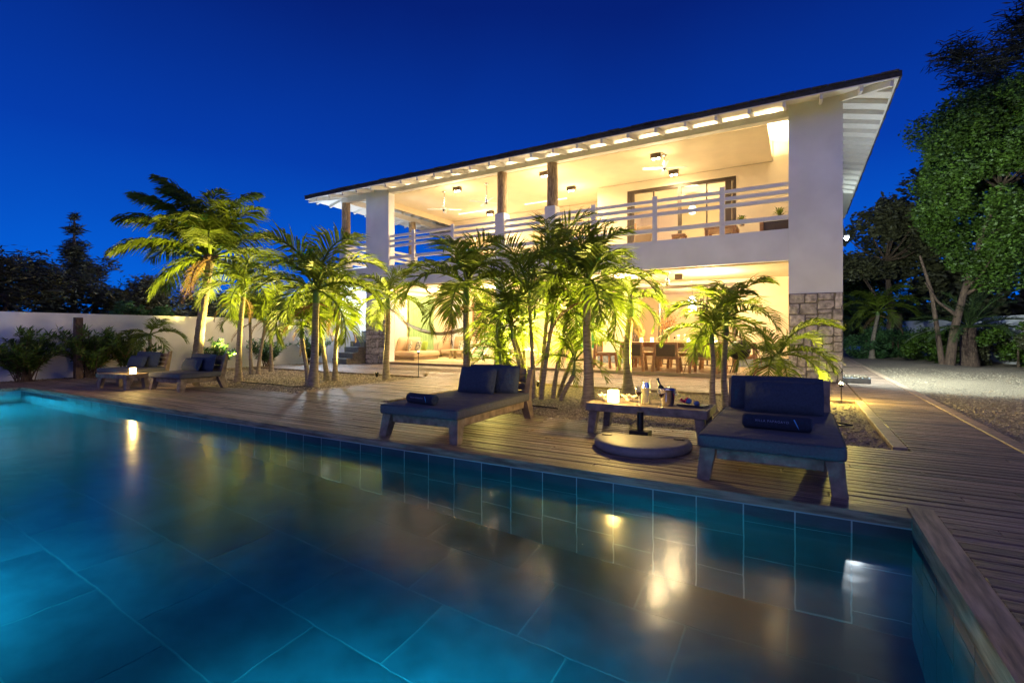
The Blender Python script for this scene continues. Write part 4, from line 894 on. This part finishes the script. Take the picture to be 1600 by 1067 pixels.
# cane palm clump
t = thing('cane_palm_clump', (-3.95, 7.85, 0), 'dense clump of cane palms with many leaning stems in the middle bed', 'palm tree', 'palm trees around the deck')
rd = random.Random(9)
for k, (x, y, tx, ty, zt, L_, n) in enumerate(((-4.30,8.05,-.50,.1,1.35,1.35,8),(-4.05,7.75,-.08,0,1.6,1.45,9),(-3.85,7.65,.15,.1,1.25,1.3,7),(-3.75,7.9,.30,.15,1.75,1.4,8),(-4.15,8.2,.05,.3,2.05,1.4,9),(-3.75,8.15,.40,.1,1.0,1.1,9),(-4.5,8.25,-.15,.2,1.0,1.1,9),(-4.2,7.7,-.25,0,1.0,1.0,9),(-4.4,7.8,-.3,-.1,.55,.9,7),(-3.5,7.7,.25,-.05,.4,.85,7),(-4.6,8.1,-.4,.1,.9,1.0,7),(-4.7,7.9,-.1,.1,.25,.9,7))):
    pts = [(x+tx*(i/8)**1.3, y+ty*i/8, -.05+(zt+.05)*i/8) for i in range(9)]
    part('stem', B().tube(pts, [.042*(1-.3*i/8)*(1+.08*(i%2)) for i in range(9)], 8), 'trunk', t, True)
    tp = Vector(pts[-1]); part('crownshaft', B().tube([tp, tp+Vector((tx*.1,0,.35))], [.032,.012], 8), 'shaft', t, True)
    add_crown(t, tuple(tp+Vector((tx*.08,0,.25))-Vector((-3.95,7.85,0))), L_, n, 'areca', 60+k, (85,68,68,50,50,30,10,-12))
# coconut palm, crown blown to the left, and the small one by the lounge chair
azw = lambda k, rd: (R(200)+rd.uniform(-1.3,1.3)) if k % 3 else rd.uniform(-1.2,1.5)
t = palm(-15.35,8.0,3.35,.135,2.5,32,'tall coconut palm with wind-blown crown by the left garden wall',41,(.15,.3),'coco',.0,'palm trees around the deck',(85,85,68,68,50,50,50,30,30,30,10,-12),azw)
b = B()
for k in range(9): a = k*.7; T_ = Matrix.Translation((-15.2+.15*math.cos(a), 8.3+.15*math.sin(a), 3.28+.05*(k%3))); b.lathe([(.001,-.1),(.07,-.06),(.085,0),(.06,.08),(.001,.11)], n=10).move(T_, len(b.v)-50)
part('coconuts', b, 'bark', t, True, kind='stuff')
palm(-15.3,6.75,.95,.05,.95,9,'small drooping palm between the two lounge chairs in front of the wall',42,(0,0),shaft=.15,els=(68,50,30,30,10,10,-12))
# palms by the right hand hedge
palm(4.15,30.5,2.1,.24,1.7,22,'stout date palm standing in front of the hedge',51,(0,0),'date',0,'palms along the hedge',(85,68,50,50,30,30,10,10),None,'bark',flare=1.2)
palm(5.15,23.2,1.3,.26,1.9,22,'short thick dark palm right of the forked tree',52,(0,0),'date',0,'palms along the hedge',(85,68,50,30,30,10,10),None,'bark',flare=1.1)
palm(2.75,27.0,1.9,.09,1.6,15,'bright green palm closest to the villa side wall',53,(.2,0),'manila',.2,'palms along the hedge')
palm(2.95,32.0,1.4,.16,2.3,16,'green palm in the far corner behind the villa side wall',54,(0,0),'dark',.2,'palms along the hedge')

# ------------------------------------------------------------------ leafy trees, hedges, shrubs
def leaves(clumps, n, size, seed, shell=.55, flat=.35, asp=.5):
    r_ = np.random.default_rng(seed); cl = np.array(clumps, float); wgt = cl[:,3]**2; idx = r_.choice(len(cl), n, p=wgt/wgt.sum()); c = cl[idx]
    d = r_.normal(size=(n,3)); d /= np.linalg.norm(d,axis=1)[:,None]; rad = c[:,3]*(shell+(1-shell)*r_.random(n)**.6)*(1+.18*r_.normal(size=n)*.6)
    P = c[:,:3]+d*rad[:,None]*np.array([1,1,.82]); u = r_.normal(size=(n,3)); u[:,2] *= flat; u /= np.linalg.norm(u,axis=1)[:,None]
    q = r_.normal(size=(n,3)); v = np.cross(u,q); v /= np.linalg.norm(v,axis=1)[:,None]; s = size*r_.uniform(.6,1.3,n)[:,None]
    V = np.stack([P-u*s, P+v*s*asp-u*s*.1, P+u*s, P-v*s*asp-u*s*.1], 1).reshape(-1,3)
    return V, np.arange(4*n).reshape(-1,4)
def leafmesh(name, V, F, m_):
    me = bpy.data.meshes.new(name); n = len(F); me.vertices.add(len(V)); me.vertices.foreach_set('co', V.ravel()); me.loops.add(4*n); me.loops.foreach_set('vertex_index', F.ravel())
    me.polygons.add(n); me.polygons.foreach_set('loop_start', np.arange(0,4*n,4)); me.polygons.foreach_set('loop_total', np.full(n,4)); me.update(calc_edges=True); me.validate(); me.materials.append(M[m_]); return me
def tree(name, loc, label, cat, clumps, n, size, m_, seed, trunks=(), tm_='bark', group=None, crown='crown', **k):
    t = thing(name, loc, label, cat, group); V, F = leaves(clumps, n, size, seed, **k); o = link(crown, leafmesh(crown, V, F, m_), t, kind='stuff')
    for pts, rr in trunks: part('trunk', B().tube(pts, rr, 9), tm_, t, True, world=False)
    if trunks and len(clumps) > 25:                    # limbs reaching out to the clumps
        p0 = [Vector(q) for q in trunks[0][0]]; rl = random.Random(seed); lb = B()
        for c_ in rl.sample(list(clumps), min(13, len(clumps))):
            c_ = Vector(c_[:3]); a = min(p0[1:], key=lambda q: abs(q.z-(c_.z-1.0))); m_ = a.lerp(c_, .5)+Vector((0, 0, -.15)); lb.tube([a, m_, c_, c_+(c_-a)*.15], [.05, .032, .014, .004], 5)
        part('limbs', lb, tm_, t, True, world=False, kind='stuff')
    return t
def blob(cx, cy, cz, rx, ry, rz, n, r0, r1, seed, zmin=-9):
    rd = random.Random(seed); o = []
    while len(o) < n:
        p = [rd.uniform(-1,1) for _ in range(3)]
        if .35 < sum(q*q for q in p) < 1 and cz+p[2]*rz > zmin: o.append((cx+p[0]*rx, cy+p[1]*ry, cz+p[2]*rz, rd.uniform(r0,r1)))
    return o
cl = blob(1.6,.2,6.4,2.45,2.6,3.5,170,.30,.80,3,2.9)
tree('shade_tree', (4.45,22.6,0), 'big dense round crowned tree with forked trunk on the gravel yard', 'tree', cl, 120000, .060, 'leaf', 1,
     [([(.05,0,-.1),(.2,.1,1.2),(.5,.2,2.6),(.9,.3,4.2),(1.4,.2,6)], [.16,.125,.10,.08,.05]), ([(-.12,.05,-.1),(-.25,.1,1.2),(-.4,.2,2.6),(-.7,.3,3.9)], [.10,.075,.06,.035]), ([(.3,.1,1.7),(-.25,.0,2.2),(-.6,0,2.9)], [.06,.04,.02]), ([(.45,.2,2.4),(1.0,.1,2.8),(1.9,.2,3.0)], [.06,.045,.03])], shell=.45)
tree('tree', (3.6,29,0), 'dark spreading tree between the villa and the round crowned tree', 'tree', blob(-.2,0,5.3,2.3,2.2,1.6,34,.4,.9,5,2.6), 14000, .11, 'leafd', 2, [([(0,0,-.1),(.1,0,2),(-.1,0,4.5)], [.2,.15,.08])], shell=.3)
tree('tree', (1.6,38,0), 'low dark tree directly behind the villa side wall', 'tree', blob(0,0,4.0,2.2,2.0,2.4,30,.5,1.1,6), 12000, .13, 'leaf', 3, [([(0,0,-.1),(.1,0,3)], [.2,.12])])
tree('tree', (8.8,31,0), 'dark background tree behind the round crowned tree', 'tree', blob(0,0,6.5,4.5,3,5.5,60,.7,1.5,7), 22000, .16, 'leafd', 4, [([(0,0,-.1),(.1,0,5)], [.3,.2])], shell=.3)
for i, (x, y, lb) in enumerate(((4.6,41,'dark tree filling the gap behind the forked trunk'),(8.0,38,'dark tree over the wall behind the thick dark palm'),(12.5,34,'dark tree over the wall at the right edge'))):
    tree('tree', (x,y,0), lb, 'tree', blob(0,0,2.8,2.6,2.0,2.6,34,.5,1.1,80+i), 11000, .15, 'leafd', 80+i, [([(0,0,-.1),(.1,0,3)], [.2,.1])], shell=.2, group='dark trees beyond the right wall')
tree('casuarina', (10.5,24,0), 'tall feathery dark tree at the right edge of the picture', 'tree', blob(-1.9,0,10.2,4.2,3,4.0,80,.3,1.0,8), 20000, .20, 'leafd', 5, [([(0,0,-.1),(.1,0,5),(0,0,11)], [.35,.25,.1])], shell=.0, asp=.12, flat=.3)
for i, (x, y, z, rx, rz, n, mm, lb) in enumerate(((-19.5,4.6,2.2,1.9,1.5,11000,'leafd','dark bushy tree over the wall at the left edge'), (-20.5,7.3,2.1,2.0,1.5,11000,'leafd','dark bushy tree over the wall behind the shrub'), (-21.5,10.2,1.9,2.0,1.3,11000,'leafd','dark bushy tree over the wall behind the lounge chairs'),
        (-22.5,13.6,1.7,2.0,1.3,10000,'leafd','bushy tree over the wall left of the coconut palm'), (-24.0,17.6,1.8,2.3,1.5,9000,'leaf','bushy tree over the wall right of the coconut palm'), (-26,22.5,2.2,3.0,1.9,9000,'leaf','low tree behind the wall near the outside steps'))):
    tree('tree', (x,y,0), lb, 'tree', blob(0,0,z,rx,rx,rz,44,.35,.8,20+i), int(n*1.5), .10, mm, 30+i, [([(0,0,-.1),(.1,.1,z)], [.15,.08]), ([(0,0,.2),(-.5,.6,z)], [.09,.04])], group='bushy trees behind the left garden wall', shell=.1, asp=.22)
cl = [(0,0,3.2,.7),(.2,0,3.9,.5),(-.15,.1,4.5,.42),(.35,-.2,4.2,.4),(.0,0,5.1,.32),(.05,0,5.6,.2),(.5,.3,3.5,.5)]
tree('conifer', (-24.2,8.1,0), 'pointed dark conifer rising above the trees behind the left wall', 'tree', cl, 3500, .16, 'leafd', 40, [([(0,0,-.1),(0,0,5.7)], [.16,.02])], shell=.1, asp=.12)
for i, (x, y, s, lb) in enumerate(((-17.0,6.9,.42,'fresh green twigs showing over the wall above the shrub'), (-17.0,7.9,.32,'small fresh green sprig over the wall by the coconut palm'))):
    tree('bush', (x,y,0), lb, 'bush', blob(0,0,1.55,s,s,.35,8,.12,.25,50+i), 900, .07, 'leafg', 50+i, [([(0,0,-.1),(0,0,1.5)], [.03,.01])])
hedge = [(2.6,27.5,1.0,'leafg'),(3.2,29.2,.9,'leafg'),(3.9,28.6,1.05,'leafg'),(4.6,26.5,1.0,'leaf'),(5.0,24.9,1.0,'leaf'),(5.8,24.2,1.1,'leafd'),(6.3,22.8,1.2,'leaf'),(6.9,21.6,1.35,'leafd'),(7.5,20.2,1.3,'leaf'),(8.1,18.6,1.4,'leafd')]
hl = ['bluish green bush next to the villa side wall','bright bush left of the stout date palm','bush with reddish tips right of the stout date palm','green bush left of the forked tree','low bush right behind the forked trunk','dark bush right of the thick dark palm','bush in the right part of the hedge','tall dark bush near the right edge','bush at the right end of the hedge','last dark bush outside the right edge of the hedge']
for i, (x, y, z, mm) in enumerate(hedge):
    tree('bush', (x,y,0), hl[i], 'bush', blob(0,0,z*.62,.85,.85,z*.62,22,.18,.38,70+i), 5200, .055, mm, 70+i, [([(0,0,-.1),(0,0,z*.8)], [.04,.015])], group='bushes of the right hedge', shell=.1)
# oleander like shrubs: arching stems with lance leaves
def oleander(x, y, label, n, H, spread, seed, mm='leaf', ll=.17):
    rd = random.Random(seed); t = thing('oleander_shrub', (x,y,0), label, 'shrub', 'oleander shrubs along the wall'); st_ = B(); lf = B()
    for k in range(n):
        a = rd.uniform(0,6.28); q = spread*rd.uniform(.2,1); h = H*rd.uniform(.55,1.05); p0 = Vector((rd.uniform(-.15,.15),rd.uniform(-.15,.15),-.03)); p1 = Vector((q*.4*math.cos(a),q*.4*math.sin(a)*1.0,h*.62)); p2 = Vector((q*math.cos(a),q*math.sin(a),h*(1-.25*q/spread)))
        pt = [p0.lerp(p1,s).lerp(p1.lerp(p2,s),s) for s in (0,.25,.5,.75,1)]; st_.tube(pt, [.012,.010,.008,.005,.002], 4)
        for j in range(64):
            s = .22+.78*rd.random(); o = p0.lerp(p1,s).lerp(p1.lerp(p2,s),s); d = Vector((rd.uniform(-1,1),rd.uniform(-1,1),rd.uniform(-.3,1))).normalized(); sd_ = d.cross(Vector((rd.random(),rd.random(),1))).normalized()*ll*.11
            L_ = ll*rd.uniform(.7,1.2); lf.add([o, o+d*L_*.4+sd_, o+d*L_, o+d*L_*.4-sd_], [(0,1,2,3)])
    part('stems', st_, 'bark', t, world=False, kind='stuff'); part('leaves', lf, mm, t, world=False, kind='stuff')
oleander(-15.75,4.35,'big leafy oleander shrub at the left edge of the pool wall',60,1.25,1.05,1); oleander(-15.75,5.6,'big leafy oleander shrub around the square post',60,1.35,1.1,2); oleander(-15.7,6.4,'smaller oleander arching towards the lounge chair',22,1.2,.95,3)
oleander(-15.6,8.75,'yellow lit young shrub at the foot of the coconut palm',22,1.0,.8,4,'leafg'); oleander(-15.5,10.3,'green shrub against the wall behind the slim palms',26,1.1,.8,5,'leafg'); oleander(-15.6,12.2,'green shrub at the far end of the wall near the steps',26,1.2,.9,6,'leafg')
for i, (x, y, z, s, lb) in enumerate(((-1.35,14.7,3.98,.35,'small potted plant on the balcony table'), (-.45,14.55,4.02,.42,'spiky plant growing in the balcony planter'))):
    t = thing('potted_plant', (x,y,z), lb, 'plant'); lf = B(); rd = random.Random(i)
    part('pot', B().lathe([(.001,z+.001),(.06,z+.001),(.08,z+.1),(.07,z+.1)], (x,y), 14), 'steel', t, True)
    for k in range(26):
        a = rd.uniform(0,6.28); e_ = rd.uniform(.3,1.3); L_ = s*rd.uniform(.6,1); d = Vector((math.cos(a)*math.cos(e_),math.sin(a)*math.cos(e_),math.sin(e_))); o = Vector((x,y,z+.1)); sd_ = Vector((-math.sin(a),math.cos(a),0))*.018; m_ = o+d*L_*.6; e2 = m_+(d+Vector((0,0,-.7)))*L_*.4
        lf.add([o-sd_*.5, o+sd_*.5, m_+sd_, m_-sd_, e2], [(0,1,2,3),(3,2,4)])
    part('leaves', lf, 'frond', t, kind='stuff')
t = thing('desert_tuft', (-8.05,9.95,0), 'small dry tuft at the corner of the left bed beside the path light', 'plant'); lf = B(); rd = random.Random(3)
for k in range(60):
    a = rd.uniform(0,6.28); e_ = rd.uniform(.2,1.2); d = Vector((math.cos(a)*math.cos(e_),math.sin(a)*math.cos(e_),math.sin(e_)))*rd.uniform(.08,.2); s_ = Vector((-math.sin(a),math.cos(a),0))*.006; lf.add([(-8.3+s_.x,9.9+s_.y,0),(-8.3-s_.x,9.9-s_.y,0),(-8.3+d.x,9.9+d.y,d.z)],[(0,1,2)])
part('blades', lf, mat('dry_grass',(.35,.28,.14),.9,.2,9,objvar=.3), t, kind='stuff')

# fallen leaves on gravel, beds and deck
rd = random.Random(77); lf = B()
for k in range(900):
    u = rd.random()
    if u < .5: x, y, z = rd.uniform(1.95,6), rd.uniform(5,20), -.005
    elif u < .75: x, y, z = rd.uniform(-5.7,.7), rd.uniform(6.1,9.6), -.02
    elif u < .93: x, y, z = rd.uniform(-15,-8.2), rd.uniform(6.1,9.7), -.02
    else: x, y, z = rd.uniform(-12,1.7), rd.uniform(4.2,5.9), .003
    a = rd.uniform(0,6.28); L_ = rd.uniform(.02,.05); d = Vector((math.cos(a),math.sin(a),0))*L_; q = Vector((-d.y,d.x,0))*.35; c_ = Vector((x,y,z))
    lf.add([c_-d, c_+q+Vector((0,0,.008*rd.random())), c_+d+Vector((0,0,.012*rd.random())), c_-q], [(0,1,2,3)])
link('leaf_litter', mesh(lf, 'leaf_litter', mat('dry_leaf', (.20,.12,.05), .8, .4, 9, objvar=.5)), kind='stuff')
